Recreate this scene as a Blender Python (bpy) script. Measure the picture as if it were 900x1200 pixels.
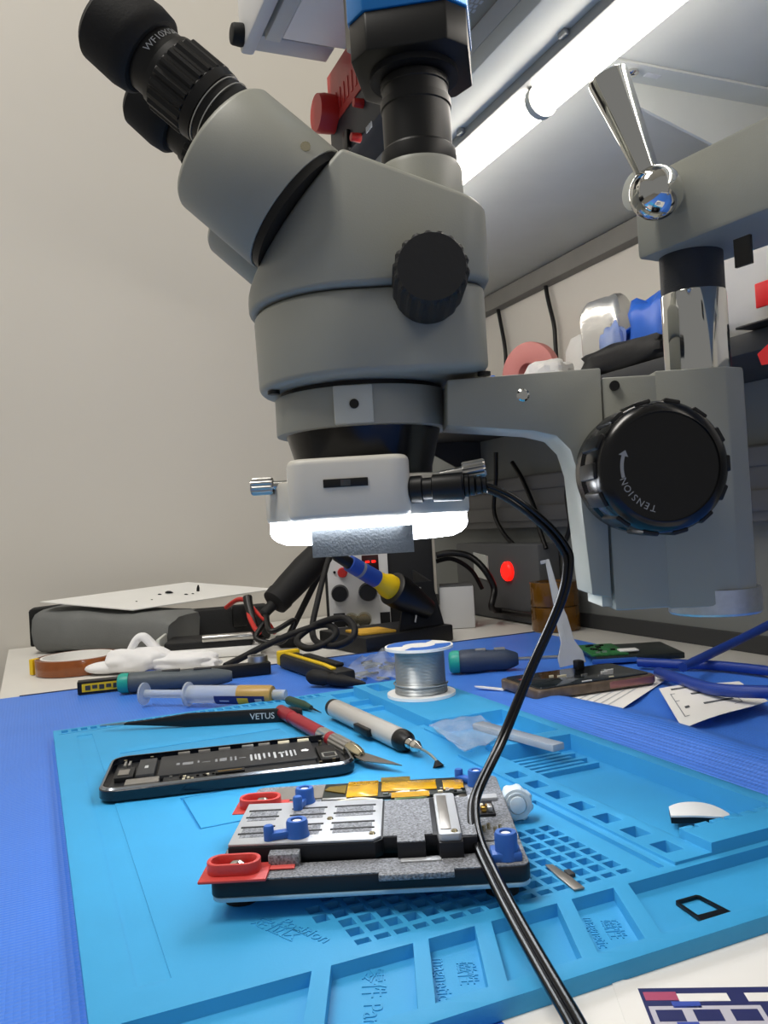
import bpy, bmesh, math, random
from mathutils import Vector, Matrix
random.seed(4)
for o in list(bpy.data.objects): bpy.data.objects.remove(o)
SC = bpy.context.scene
COL = SC.collection
# ---------------------------------------------------------------- camera
F = 985.0; YAW = math.radians(22.9); PIT = math.atan(10/985); ROL = math.radians(3.4)
CAM = Vector((0, 0, .150)); Z = Vector((0, 0, 1))
FW0 = Vector((math.sin(YAW), math.cos(YAW), 0)); R0 = Vector((math.cos(YAW), -math.sin(YAW), 0))
FW = FW0*math.cos(PIT)+Z*math.sin(PIT); U0 = -FW0*math.sin(PIT)+Z*math.cos(PIT)
RT = math.cos(ROL)*R0-math.sin(ROL)*U0; UP = math.sin(ROL)*R0+math.cos(ROL)*U0
cd = bpy.data.cameras.new('camera'); cam = bpy.data.objects.new('camera', cd); COL.objects.link(cam)
cam.matrix_world = Matrix((( RT.x, UP.x, -FW.x, CAM.x), (RT.y, UP.y, -FW.y, CAM.y), (RT.z, UP.z, -FW.z, CAM.z), (0, 0, 0, 1)))
cd.sensor_fit = 'VERTICAL'; cd.sensor_height = 24; cd.lens = F/1200*24; cd.clip_start = .01; cd.clip_end = 50
SC.camera = cam
# ---------------------------------------------------------------- world, room lights, exposure
w = bpy.data.worlds.new('room_air'); SC.world = w; w.use_nodes = True
w.node_tree.nodes['Background'].inputs[0].default_value = (1, .985, .95, 1)
w.node_tree.nodes['Background'].inputs[1].default_value = .25
def area(name, loc, target, sx, sy, power, col=(1, 1, 1)):
    l = bpy.data.lights.new(name, 'AREA'); l.shape = 'RECTANGLE'; l.size = sx; l.size_y = sy; l.energy = power; l.color = col
    o = bpy.data.objects.new(name, l); COL.objects.link(o); o.location = loc
    o.rotation_euler = (Vector(target)-Vector(loc)).to_track_quat('-Z', 'Y').to_euler(); return o
area('ceiling_lamp_light', (-.85, .30, 2.2), (-.85, .30, 0), 1.2, .5, 40, (1, .955, .885))
SC.view_settings.view_transform = 'Standard'; SC.view_settings.look = 'None'
SC.view_settings.exposure = 0.0; SC.view_settings.gamma = 1; SC.view_settings.use_curve_mapping = False

# ---------------------------------------------------------------- pixel helpers (a pixel gives a direction only)
def ray(x, y): return FW+RT*((x-450)/F)-UP*((y-600)/F)
def pz(x, y, z): d = ray(x, y); return CAM+d*((z-CAM.z)/d.z)
def pX(x, y, X): d = ray(x, y); return CAM+d*(X/d.x)
def G(x, y, z): return pz(x, y, z)
def PA(x, y, t):                      # (a, z) in the microscope's frame at distance t
    d = ray(x, y); q = d*(t/d.dot(FW0)); return (q.dot(R0), q.z+CAM.z)
FA = Matrix(((R0.x, FW0.x, 0, 0), (R0.y, FW0.y, 0, 0), (0, 0, 1, 0), (0, 0, 0, 1)))   # (a, t, z) -> world
def PW(x, y, t): a, z = PA(x, y, t); return FA @ Vector((a, t, z))
def rotz(a, loc=(0, 0, 0)): return Matrix.Translation(loc) @ Matrix.Rotation(a, 4, 'Z')
def dirframe(p0, d, up=(0, 0, 1)):    # frame with local x along d, local z near up
    d = Vector(d).normalized(); s = Vector(up).cross(d)
    if s.length < 1e-4: s = Vector((0, 1, 0)).cross(d)
    s.normalize(); u = d.cross(s)
    return Matrix(((d.x, s.x, u.x, p0[0]), (d.y, s.y, u.y, p0[1]), (d.z, s.z, u.z, p0[2]), (0, 0, 0, 1)))

# ---------------------------------------------------------------- materials
def lin(c):
    if isinstance(c, str): c = tuple(int(c[i:i+2], 16)/255 for i in (0, 2, 4))
    return tuple(v/12.92 if v <= .04045 else ((v+.055)/1.055)**2.4 for v in c)+(1,)
MATS = {}
def mat(name, col, rough=.5, metal=0, bump=0, bs=400, var=0, vs=60, spec=.5, trans=0, emit=0, ecol=None, coat=0, alpha=1, ior=1.45, tex='noise', stretch=None, sss=0):
    m = bpy.data.materials.new(name); m.use_nodes = True; nt = m.node_tree; N = nt.nodes; L = nt.links; b = N['Principled BSDF']
    c = lin(col); b.inputs['Base Color'].default_value = c
    b.inputs['Roughness'].default_value = rough; b.inputs['Metallic'].default_value = metal
    b.inputs['Specular IOR Level'].default_value = spec; b.inputs['Transmission Weight'].default_value = trans; b.inputs['IOR'].default_value = ior
    b.inputs['Coat Weight'].default_value = coat; b.inputs['Alpha'].default_value = alpha
    if sss: b.inputs['Subsurface Weight'].default_value = sss; b.inputs['Subsurface Radius'].default_value = (.003, .003, .003)
    if emit: b.inputs['Emission Color'].default_value = lin(ecol or col); b.inputs['Emission Strength'].default_value = emit
    if bump or var:
        tc = N.new('ShaderNodeTexCoord'); src = tc.outputs['Object']
        if stretch:
            mp = N.new('ShaderNodeMapping'); mp.inputs['Scale'].default_value = stretch; L.new(src, mp.inputs[0]); src = mp.outputs[0]
    if var:
        n = N.new('ShaderNodeTexNoise'); n.inputs['Scale'].default_value = vs; n.inputs['Detail'].default_value = 4; L.new(src, n.inputs['Vector'])
        r = N.new('ShaderNodeValToRGB'); r.color_ramp.elements[0].position = .3; r.color_ramp.elements[1].position = .7
        r.color_ramp.elements[0].color = tuple(max(0, v*(1-var)) for v in c[:3])+(1,); r.color_ramp.elements[1].color = tuple(min(1, v*(1+var)) for v in c[:3])+(1,)
        L.new(n.outputs['Fac'], r.inputs[0]); L.new(r.outputs[0], b.inputs['Base Color'])
    if bump:
        if tex == 'vor': t = N.new('ShaderNodeTexVoronoi'); t.inputs['Scale'].default_value = bs; t.inputs['Randomness'].default_value = .1; out = t.outputs['Distance']
        elif tex == 'wave': t = N.new('ShaderNodeTexWave'); t.inputs['Scale'].default_value = bs; out = t.outputs['Fac']
        else: t = N.new('ShaderNodeTexNoise'); t.inputs['Scale'].default_value = bs; t.inputs['Detail'].default_value = 3; out = t.outputs['Fac']
        L.new(src, t.inputs['Vector']); bp = N.new('ShaderNodeBump'); bp.inputs['Strength'].default_value = bump; bp.inputs['Distance'].default_value = .001
        L.new(out, bp.inputs['Height']); L.new(bp.outputs[0], b.inputs['Normal'])
    MATS[name] = m; return m
def clear(name, col, amount=.75, rough=.12, bump=0, bs=60):      # thin clear plastic: see-through mixed with a glossy skin
    m = bpy.data.materials.new(name); m.use_nodes = True; nt = m.node_tree; N = nt.nodes; L = nt.links
    N.remove(N['Principled BSDF']); out = N['Material Output']
    t = N.new('ShaderNodeBsdfTransparent'); t.inputs[0].default_value = lin(col)
    g = N.new('ShaderNodeBsdfPrincipled'); g.inputs['Base Color'].default_value = lin(col); g.inputs['Roughness'].default_value = rough
    x = N.new('ShaderNodeMixShader'); x.inputs[0].default_value = 1-amount
    L.new(t.outputs[0], x.inputs[1]); L.new(g.outputs[0], x.inputs[2]); L.new(x.outputs[0], out.inputs['Surface'])
    if bump:
        tc = N.new('ShaderNodeTexCoord'); n = N.new('ShaderNodeTexNoise'); n.inputs['Scale'].default_value = bs
        b = N.new('ShaderNodeBump'); b.inputs['Strength'].default_value = bump; b.inputs['Distance'].default_value = .004
        L.new(tc.outputs['Object'], n.inputs['Vector']); L.new(n.outputs['Fac'], b.inputs['Height']); L.new(b.outputs[0], g.inputs['Normal'])
    MATS[name] = m; return m
mat('wall', 'dcd8d0', .9, var=.02, vs=3, bump=.03, bs=60)
mat('ceil', 'e6e4de', .9, var=.02, vs=3)
mat('floor', '8a8680', .6, var=.1, vs=8)
mat('desk', 'dcdad4', .45, var=.03, vs=10)
mat('shelfmetal', 'd0d3ce', .5, var=.03, vs=20)
mat('shelfrail', 'c6c8c8', .45, var=.03, vs=20)
mat('railgrey', '7d7b77', .7, var=.05, vs=30)
mat('scope', '97988f', .42, bump=.06, bs=1500, var=.02, vs=40)
mat('scopelight', 'bcbeb6', .4, var=.02)
mat('black', '070708', .42, var=.1)
mat('blackgloss', '08080a', .22)
mat('rubber', '0d0d0e', .7, bump=.1, bs=800)
mat('blacksoft', '141517', .55, bump=.12, bs=300)
mat('chrome', 'd5d5d2', .07, 1)
mat('steel', 'b5b4b0', .28, 1, bump=.05, bs=900)
mat('nickel', 'cfc6a8', .2, 1)
mat('brass', 'c9a24c', .25, 1)
mat('alloy', 'c9cac8', .4, 1, var=.06, vs=300)
mat('camblue', '0f7ccc', .25, .35, coat=.5)
mat('lens', 'ffffff', .3, emit=15, ecol='f4f8ff')
mat('tubelight', 'ffffff', .3, emit=12, ecol='fff6ea')
mat('ringwhite', 'd2cfc6', .38)
mat('tape', '6c7276', .7, bump=.5, bs=900, var=.06, vs=200)
mat('silicone', '38a0d8', .6, bump=.06, bs=1200, var=.03, vs=30)
mat('emboss', '369cd3', .6)
mat('esd', '447fe4', .36, bump=.5, bs=420, tex='vor', var=.05, vs=12)
mat('jig', '7f8288', .55, bump=.5, bs=1500, var=.65, vs=1100)
mat('jigside', '14161c', .5)
mat('jigplate', 'b9bcc0', .42, .25, bump=.15, bs=1500)
mat('jigbase', '9fc6dc', .4)
mat('redp', 'cc4642', .45, bump=.15, bs=900)
mat('pinkp', 'e0605c', .45)
mat('bluep', '2f62b4', .45, bump=.1, bs=900)
mat('kapton', 'c8960a', .2, var=.25, vs=140, coat=.6)
mat('kaptondark', '6e5a10', .3, var=.3, vs=200)
mat('pcbdark', '1d2422', .4, var=.3, vs=500)
mat('pcbgreen', '2c6e3c', .45, var=.45, vs=350)
mat('ivory', 'e5dcc0', .5)
mat('flexgreen', '66b27a', .4); mat('flexblue', '3fa4c8', .4)
mat('phoneframe', '10141c', .25, .2, coat=.4)
mat('phoneedge', '9ba3ad', .2, 1)
mat('phonein', '17191c', .45, var=.4, vs=500)
mat('battery', '25272a', .4, var=.05, vs=100)
mat('print', 'b9bcbe', .5); mat('printgrey', '85878a', .5)
mat('foil', '9a9690', .35, .6)
mat('whitep', 'f0f0ee', .4); mat('paper', 'eceae6', .8, var=.01, vs=20); mat('ink', '55585c', .8)
mat('glove', 'e9e9ea', .75, bump=.2, bs=200)
mat('pouch', '6f7170', .8, bump=.3, bs=700, var=.08, vs=30)
mat('pouchdark', '1c1d1e', .8, bump=.3, bs=500)
mat('boardwhite', 'e6e6e3', .55, var=.02, vs=20)
mat('amber', '8a4a1c', .25, coat=.4, var=.15, vs=60); mat('amberbottle', '7a5216', .15, trans=.35, coat=.3, var=.3, vs=30)
mat('yellow', 'e8c21a', .45); mat('sponge', 'd9a93c', .9, bump=.5, bs=500)
mat('handblue', '2b4b9e', .45); mat('teal', '1fa08f', .4); mat('greygrip', '4d565c', .5, bump=.2, bs=400); mat('navygrip', '2f3c52', .5, bump=.2, bs=400)
mat('redmetal', '9e2632', .35, .2); mat('penwhite', 'b9b6b0', .35, .2)
mat('panelwhite', 'd6d7d8', .5); mat('redlcd', '300404', .3); mat('redled', 'ff1008', .4, emit=3.5, ecol='ff1208')
mat('redglow', 'ff2a22', .35, emit=1.6, ecol='ff140c')
mat('greybox', '585a5c', .6, var=.05, vs=20); mat('whitebox', 'c9cacb', .6); mat('trunk', '6e6e6e', .55); mat('darkgrey', '3a3b3c', .6); mat('sleeve', '2c2f35', .5, bump=.3, bs=300, stretch=(1, 1, 12)); mat('wallshade', '7d807e', .6, var=.03, vs=10); mat('navyedge', '16224a', .6)
mat('reddev', 'b23a34', .45, var=.08, vs=60); mat('darkdev', '34363a', .5); mat('redknob', 'c02a24', .4)
mat('channel', '8e9090', .5); mat('grille', '77736a', .6); mat('devicegrey', 'a39d90', .6)
mat('solder', 'a9adaf', .4, .85); mat('labelblue', '2a6ccc', .4)
mat('navy', '20285e', .4); mat('syrglue', 'c9a25a', .35, trans=.2); mat('greendark', '26402f', .45)
mat('clearwhite', 'dfe6ea', .25, trans=.55, ior=1.2); mat('capwhite', 'e8f2f8', .35, trans=.25, ior=1.3, sss=.2)
mat('pinkdisc', 'd98a86', .5); mat('bluebag', '2f6fe0', .3); mat('silverfoil', 'd8d8d6', .22, .8, bump=.6, bs=60)
mat('bluecable', '1f3f96', .4); mat('rosephone', '9a6a68', .35, .5); mat('brokenglass', '22282c', .12, coat=.6, var=.35, vs=40); mat('phonebrown', '6a5c4e', .4, .3, var=.3, vs=120)
mat('cardblue', '2a2f62', .5); mat('cardpink', 'b05070', .5); mat('cardgrey', 'c2c0cc', .5); mat('cardpost', '3f55b0', .5)
mat('redtag', 'd8141c', .5); mat('bladesteel', '8f8a84', .35, .9)
clear('bag', 'eef4f8', .80, .06, .9, 60); clear('bagclear', 'f2f2f2', .6, .12, .4, 60); clear('clearblade', 'd6dade', .45, .15); clear('bluefilm', 'a9c0f2', .45, .2, .5, 70)

# ---------------------------------------------------------------- mesh builder
class P:
    def __init__(s, M=None): s.M = M or Matrix.Identity(4); s.b = bmesh.new()
    def raw(s, v, f, bev=0, seg=2, ang=.5, M=None):
        t = bmesh.new(); vs = [t.verts.new(p) for p in v]
        for q in f:
            try: t.faces.new([vs[i] for i in q])
            except ValueError: pass
        bmesh.ops.recalc_face_normals(t, faces=t.faces)
        if bev:
            es = [e for e in t.edges if len(e.link_faces) == 2 and e.calc_face_angle(0) > ang]
            bmesh.ops.bevel(t, geom=es, offset=bev, segments=seg, profile=.5, affect='EDGES', clamp_overlap=True)
        X = s.M @ M if M is not None else s.M
        mp = {}
        for q in t.verts: mp[q] = s.b.verts.new(X @ q.co)
        for q in t.faces:
            try: s.b.faces.new([mp[i] for i in q.verts])
            except ValueError: pass
        t.free(); return s
    def box(s, x0, x1, y0, y1, z0, z1, bev=0, seg=2, M=None):
        v = [(x, y, z) for z in (z0, z1) for y in (y0, y1) for x in (x0, x1)]
        return s.raw(v, [(0, 2, 3, 1), (4, 5, 7, 6), (0, 1, 5, 4), (2, 6, 7, 3), (0, 4, 6, 2), (1, 3, 7, 5)], bev, seg, M=M)
    def prism(s, poly, h0, h1, plane='xy', bev=0, seg=2, M=None, ang=.5):
        def T(p, h): return {'xy': (p[0], p[1], h), 'xz': (p[0], h, p[1]), 'yz': (h, p[0], p[1])}[plane]
        n = len(poly); v = [T(p, h0) for p in poly]+[T(p, h1) for p in poly]
        f = [tuple(range(n)), tuple(range(n, 2*n))]+[(i, (i+1) % n, n+(i+1) % n, n+i) for i in range(n)]
        return s.raw(v, f, bev, seg, ang, M=M)
    def lathe(s, prof, p0, d, n=32, ridge=None, bev=0, caps=True):
        d = Vector(d).normalized(); e = Vector((0, 0, 1)) if abs(d.z) < .9 else Vector((1, 0, 0))
        u = d.cross(e).normalized(); q = d.cross(u); p0 = Vector(p0); v = []; f = []
        for k, (r, h) in enumerate(prof):
            for i in range(n):
                rr = r
                if ridge and ridge[0] <= k <= ridge[1]: rr = r-(ridge[2] if i % 4 in (0, 1) else 0)
                a = 2*math.pi*i/n; v.append(p0+d*h+(u*math.cos(a)+q*math.sin(a))*max(rr, 1e-5))
        m = len(prof)
        for k in range(m-1):
            for i in range(n): f.append((k*n+i, k*n+(i+1) % n, (k+1)*n+(i+1) % n, (k+1)*n+i))
        if caps: f.append(tuple(range(n))); f.append(tuple(range((m-1)*n, m*n)))
        return s.raw(v, f, bev)
    def cyl(s, p0, p1, r, r1=None, n=24, bev=0):
        d = Vector(p1)-Vector(p0); return s.lathe([(r, 0), (r if r1 is None else r1, d.length)], p0, d, n, bev=bev)
    def ring(s, p0, d, ro, ri, h, n=40, bev=0):
        d = Vector(d).normalized(); e = Vector((0, 0, 1)) if abs(d.z) < .9 else Vector((1, 0, 0))
        u = d.cross(e).normalized(); q = d.cross(u); p0 = Vector(p0); v = []; f = []
        for (r, hh) in ((ro, 0), (ro, h), (ri, h), (ri, 0)):
            for i in range(n): a = 2*math.pi*i/n; v.append(p0+d*hh+(u*math.cos(a)+q*math.sin(a))*r)
        for k in range(4):
            for i in range(n): j = (i+1) % n; k2 = (k+1) % 4; f.append((k*n+i, k*n+j, k2*n+j, k2*n+i))
        return s.raw(v, f, bev, ang=.8)
    def sphere(s, c, r, sc=(1, 1, 1), n=20, M=None):
        v = []; f = []; m = n//2
        for k in range(m+1):
            th = math.pi*k/m
            for i in range(n): a = 2*math.pi*i/n; v.append((c[0]+r*sc[0]*math.sin(th)*math.cos(a), c[1]+r*sc[1]*math.sin(th)*math.sin(a), c[2]+r*sc[2]*math.cos(th)))
        for k in range(m):
            for i in range(n): f.append((k*n+i, k*n+(i+1) % n, (k+1)*n+(i+1) % n, (k+1)*n+i))
        s.raw(v, f, M=M); bmesh.ops.remove_doubles(s.b, verts=s.b.verts, dist=1e-7); return s
    def tube(s, pts, r, n=8, sub=8, r1=None, flat=1):
        pts = [Vector(p) for p in pts]; out = []
        if sub > 1 and len(pts) > 2:
            for i in range(len(pts)-1):
                a, b, c, d = pts[max(i-1, 0)], pts[i], pts[i+1], pts[min(i+2, len(pts)-1)]
                for k in range(sub):
                    t = k/sub; out.append(.5*(2*b+(c-a)*t+(2*a-5*b+4*c-d)*t*t+(3*b-a-3*c+d)*t**3))
            out.append(pts[-1])
        else: out = pts
        v = []; f = []; u = None
        for i, p in enumerate(out):
            d = (out[min(i+1, len(out)-1)]-out[max(i-1, 0)])
            if d.length < 1e-9: d = Vector((0, 0, 1))
            d.normalize()
            if u is None: u = d.cross(Vector((0, 0, 1)) if abs(d.z) < .9 else Vector((1, 0, 0)))
            u = (u-d*u.dot(d)); u.normalize(); q = d.cross(u)
            rr = r if r1 is None else r+(r1-r)*i/(len(out)-1)
            for k in range(n): a = 2*math.pi*k/n; v.append(p+u*math.cos(a)*rr+q*math.sin(a)*rr*flat)
        m = len(out)
        for i in range(m-1):
            for k in range(n): f.append((i*n+k, i*n+(k+1) % n, (i+1)*n+(k+1) % n, (i+1)*n+k))
        f.append(tuple(range(n))); f.append(tuple(range((m-1)*n, m*n)))
        return s.raw(v, f)
    def sheet(s, fn, nu, nv, th=0):      # thin sheet: fn(u,v)->point, made th thick downwards
        v = [Vector(fn(i/nu, j/nv)) for j in range(nv+1) for i in range(nu+1)]; W = nu+1; n = len(v)
        f = [(j*W+i, j*W+i+1, (j+1)*W+i+1, (j+1)*W+i) for j in range(nv) for i in range(nu)]
        if th:
            v += [p-Vector((0, 0, th)) for p in v]; f += [tuple(n+k for k in q) for q in f[:]]
            rim = [i for i in range(W)]+[j*W+nu for j in range(1, nv+1)]+[nv*W+i for i in range(nu-1, -1, -1)]+[j*W for j in range(nv-1, 0, -1)]
            f += [(rim[k], rim[(k+1) % len(rim)], n+rim[(k+1) % len(rim)], n+rim[k]) for k in range(len(rim))]
        return s.raw(v, f)
    def text(s, body, size, M, depth=.0002, bend=None):     # lettering; bend = radius wraps it round a cylinder whose axis is local x... (see use)
        c = bpy.data.curves.new('lettering', 'FONT'); c.body = body; c.size = size; c.align_x = 'CENTER'; c.align_y = 'CENTER'; c.resolution_u = 3
        o = bpy.data.objects.new('lettering', c); COL.objects.link(o); dg = bpy.context.evaluated_depsgraph_get()
        me = bpy.data.meshes.new_from_object(o.evaluated_get(dg)); bpy.data.objects.remove(o); bpy.data.curves.remove(c)
        v = [q.co.copy() for q in me.vertices]; f = [tuple(q.vertices) for q in me.polygons]; bpy.data.meshes.remove(me)
        if bend: v = [Vector(bend(q)) for q in v]
        n = len(v); X = s.M @ M; vs = [s.b.verts.new(X @ q) for q in v]
        for q in f:
            try: s.b.faces.new([vs[i] for i in q])
            except ValueError: pass
        if depth:
            g = bmesh.ops.extrude_face_region(s.b, geom=[x for x in s.b.faces])
            dv = (X.to_3x3() @ Vector((0, 0, 1))).normalized()*depth
            bmesh.ops.translate(s.b, vec=dv, verts=[x for x in g['geom'] if isinstance(x, bmesh.types.BMVert)])
        return s
    def done(s, name, m, parent=None, base=None, smooth=.6, label=None, cat=None, group=None, kind=None, plabel=None):
        me = bpy.data.meshes.new(name); root = parent
        while root is not None and root.parent is not None: root = root.parent
        o = bpy.data.objects.new(name, me)
        if root is not None: inv = root['_inv_'] if False else INV[root.name]
        else:
            if base is None:
                zs = [v.co for v in s.b.verts]; base = (sum(v.x for v in zs)/len(zs), sum(v.y for v in zs)/len(zs), min(v.z for v in zs))
            inv = Matrix.Translation(base).inverted(); o.location = base
        bmesh.ops.transform(s.b, matrix=inv, verts=s.b.verts); bmesh.ops.recalc_face_normals(s.b, faces=s.b.faces)
        s.b.to_mesh(me); s.b.free()
        if smooth:
            for q in me.polygons: q.use_smooth = True
            me.set_sharp_from_angle(angle=smooth)
        me.materials.append(MATS[m]); COL.objects.link(o); o.parent = parent
        if root is None: INV[o.name] = inv
        if label: o['label'] = label; o['category'] = cat
        if plabel: o['label'] = plabel
        if group: o['group'] = group
        if kind: o['kind'] = kind
        return o
INV = {}
def thing(name, label, cat, base, group=None):
    o = bpy.data.objects.new(name, None); COL.objects.link(o); o.location = base; o.empty_display_size = .02
    INV[o.name] = Matrix.Translation(base).inverted(); o['label'] = label; o['category'] = cat
    if group: o['group'] = group
    return o
def rrect(x0, x1, y0, y1, r, n=5):
    out = []
    for cx, cy, a0 in ((x1-r, y1-r, 0), (x0+r, y1-r, 90), (x0+r, y0+r, 180), (x1-r, y0+r, 270)):
        for k in range(n+1): a = math.radians(a0+90*k/n); out.append((cx+r*math.cos(a), cy+r*math.sin(a)))
    return out
# ================================================================ the room
def struct(name, p, m): return p.done(name, m, kind='structure', smooth=0)
WY = 1.31; WX = .648
struct('wall_back', P().box(-2.2, WX+.1, WY, WY+.1, -.75, 2.3), 'wall')
struct('wall_right', P().box(WX, WX+.1, -1.6, WY, -.75, 2.3), 'wall')
struct('floor', P().box(-2.2, WX, -1.6, WY, -.80, -.75), 'floor')
struct('ceiling', P().box(-2.2, WX+.1, -1.6, WY+.1, 2.3, 2.4), 'ceil')
t = thing('ceiling_lamp', 'flat rectangular lamp on the ceiling above the seat', 'lamp', (-.85, .30, 2.3))
P().box(-1.47, -.23, .03, .57, 2.24, 2.3, .01).done('housing', 'whitep', t)
struct('trim_1', P().box(.630, WX, -.6, WY, .445, .4675, .001), 'railgrey')
struct('wall_shade_panel', P().box(.6445, WX, -.6, WY, .0, .262, .0005), 'wallshade'); struct('trim_3', P().box(.640, .6445, -.6, WY, .0, .018, .0005), 'darkgrey')  # added grey wall panel: shade below the middle shelf is put into its colour
# desk along the right wall
t = thing('desk', 'long white desk against the walls under all the tools', 'desk', (.3, .4, -.75))
P().box(-.036, .6475, -.55, WY-.004, -.028, -.0001, .002).done('desk_top', 'desk', t)
for x in (.0, .6):
    for y in (-.5, 1.2): P().box(x-.02, x+.02, y-.02, y+.02, -.75, -.028).done('leg', 'shelfmetal', t)
# blue rubber sheet
def esd(u, v):
    x = -.047+u*.585; y = -.40+v*1.275
    if y > .2: x += .03*(y-.2)*u
    z = .0026
    if x < -.036: z -= (-.036-x)*1.4
    hp = math.exp(-((x-.352-.03*(y-.35))/.022)**2)*max(0, min(1, (y-.10)/.15))*max(0, min(1, (.64-y)/.22))
    z += .013*hp
    z += .0012*math.sin(x*60+y*23)*max(0, min(1, (x-.33)/.05))*max(0, min(1, (.86-y)/.1))+.0012
    return (x, y, max(z, .0024) if x > -.034 else z)
P().sheet(esd, 90, 90, .0018).done('work_sheet', 'esd', label='dark blue textured rubber sheet spread over the white desk', cat='desk mat', smooth=1)
P().tube([Vector(esd(i/60, 1))+Vector((0, 0, -.0006)) for i in range(3, 61)], .0016, 6, 1).done('bound_edge', 'navyedge', bpy.data.objects['work_sheet'], smooth=1)

# ================================================================ overhead shelf
SZ = .4685
t = thing('wall_shelf', 'grey metal shelf overhead carrying the light tube', 'shelf', (.478, .45, SZ))
P().box(.311, .646, -.3, 1.12, SZ, SZ+.014, .001).done('board', 'shelfmetal', t)
P().box(.311, .3135, -.3, 1.12, SZ+.014, SZ+.03).done('front_lip', 'shelfrail', t)
for y in (.497, -.05):
    br = P()
    br.prism([(.395, SZ), (.646, SZ), (.646, SZ-.075), (.63, SZ-.075), (.44, SZ-.020), (.395, SZ-.016)], y, y+.0025, 'xz')
    br.box(.395, .646, y-.022, y, SZ-.002, SZ-.0002)
    b = br.done('bracket', 'shelfmetal', t, smooth=0)
    P().lathe([(.0052, 0), (.0052, .0018), (.003, .0032)], (.4215, y-.012, SZ-.002), (0, 0, -1), 16).done('screw', 'chrome', b)
    P().box(.434, .447, y-.0145, y-.0095, SZ-.0024, SZ-.0015, .0004).done('keyhole_slot', 'panelwhite', b)
# light tube under the shelf
t = thing('light_tube', 'glowing white light tube clipped under the overhead shelf', 'lamp', (.368, .45, SZ-.03))
P().box(.3460, .384, -.28, 1.06, SZ-.009, SZ, .0015).done('channel', 'channel', t)
P().cyl((.362, -.27, SZ-.018), (.362, 1.05, SZ-.018), .0105, n=28).done('tube', 'tubelight', t, smooth=1)
c = P(); c.ring((.362, .512, SZ-.018), (0, 1, 0), .0122, .0106, .006); c.done('clip', 'shelfmetal', t)
for y in (.30, .455, .60, .75):
    P().box(.3420, .3460, y, y+.008, SZ-.004, SZ, .0005).done('channel_tab', 'channel', t)
# things on the shelf
t = thing('bench_power_supply', 'red and dark grey bench unit with big red knob on shelf', 'power supply', (.33, .66, SZ+.0142))
XF = .281
P().box(XF, .40, .60, .742, SZ+.0142, .572, .002).done('case', 'darkdev', t)
fp = P().box(XF-.0015, XF, .602, .738, .520, .570, .0006).done('red_panel', 'reddev', t)
for y in (.715, .705, .695, .685, .675, .665, .655, .645): P().box(XF-.0022, XF-.0014, y, y+.004, .527, .545).done('scale_mark', 'redknob', fp)
k = P(); k.lathe([(.018, 0), (.0185, .012), (.0165, .017)], (XF-.001, .742-.014, .530), (-1, 0, 0), 24, ridge=(0, 1, .0014), bev=0); k.done('dial_knob', 'redknob', t)
for y, z in ((.658, .507), (.668, .482)):
    P().cyl((XF, y, z), (XF-.009, y, z), .0042, .0036, 14, bev=.0006).done('button', 'redknob', t)
    for k_ in range(4): P().box(XF-.0006, XF+.0002, y-.016-k_*.0035, y-.014-k_*.0035, z-.0025, z+.0025).done('panel_mark', 'print', t, smooth=0)
P().box(XF-.004, XF, .690, .702, .483, .50, .001).done('rocker_switch', 'black', t)
# white box lying over it, underside to the viewer
bz = .5722
t = thing('white_case', 'white framed case with rubber foot resting on the red unit', 'case', (.29, .6, bz))
fq_ = pX(276, 40, .180); P().box(.186, .198, .30, max(.69, fq_.y+.012), fq_.z-.010, bz+.05, .003).done('side_panel', 'panelwhite', t)
P().box(.198, .36, .30, .700, bz+.010, bz+.06, .003).done('shell', 'panelwhite', t)
P().box(.1985, .206, .30, .700, bz+.001, bz+.010, .001).done('side_rail', 'shelfmetal', t)
P().box(.210, .2235, .30, .700, bz+.0005, bz+.010, .001).done('bottom_frame', 'shelfmetal', t)
P().box(.2235, .36, .30, .692, bz, bz+.010, .0005).done('bottom_panel', 'whitep', t)
P().box(.205, .2745, .700, .724, bz+.004, bz+.012, .001).done('back_frame', 'shelfrail', t)
fq_ = pX(276, 40, .180); P().cyl((.176, fq_.y, fq_.z), (.187, fq_.y, fq_.z), .0085, .0095, 20, bev=.002).done('rubber_foot', 'rubber', t)
# speaker-like grille box overhanging the shelf's front
t = thing('grille_box', 'brownish grey box with a fine hole grille overhanging shelf front', 'speaker', (.30, .45, SZ+.0305))
gz = SZ+.031
P().box(.235, .34, .25, .58, gz, gz+.068, .004).done('case', 'devicegrey', t)
g = P()
for i in range(15):
    for j in range(34):
        x = .302-(i+.5*(j % 2))*.0033; y = .575-j*.0052
        if (x-.258)**2/.0022+(y-.50)**2/.011 < 1: g.box(x-.0010, x+.0010, y-.0018, y+.0018, gz-.0004, gz+.0002)
g.done('grille', 'whitebox', t, kind='stuff', smooth=0)

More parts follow.
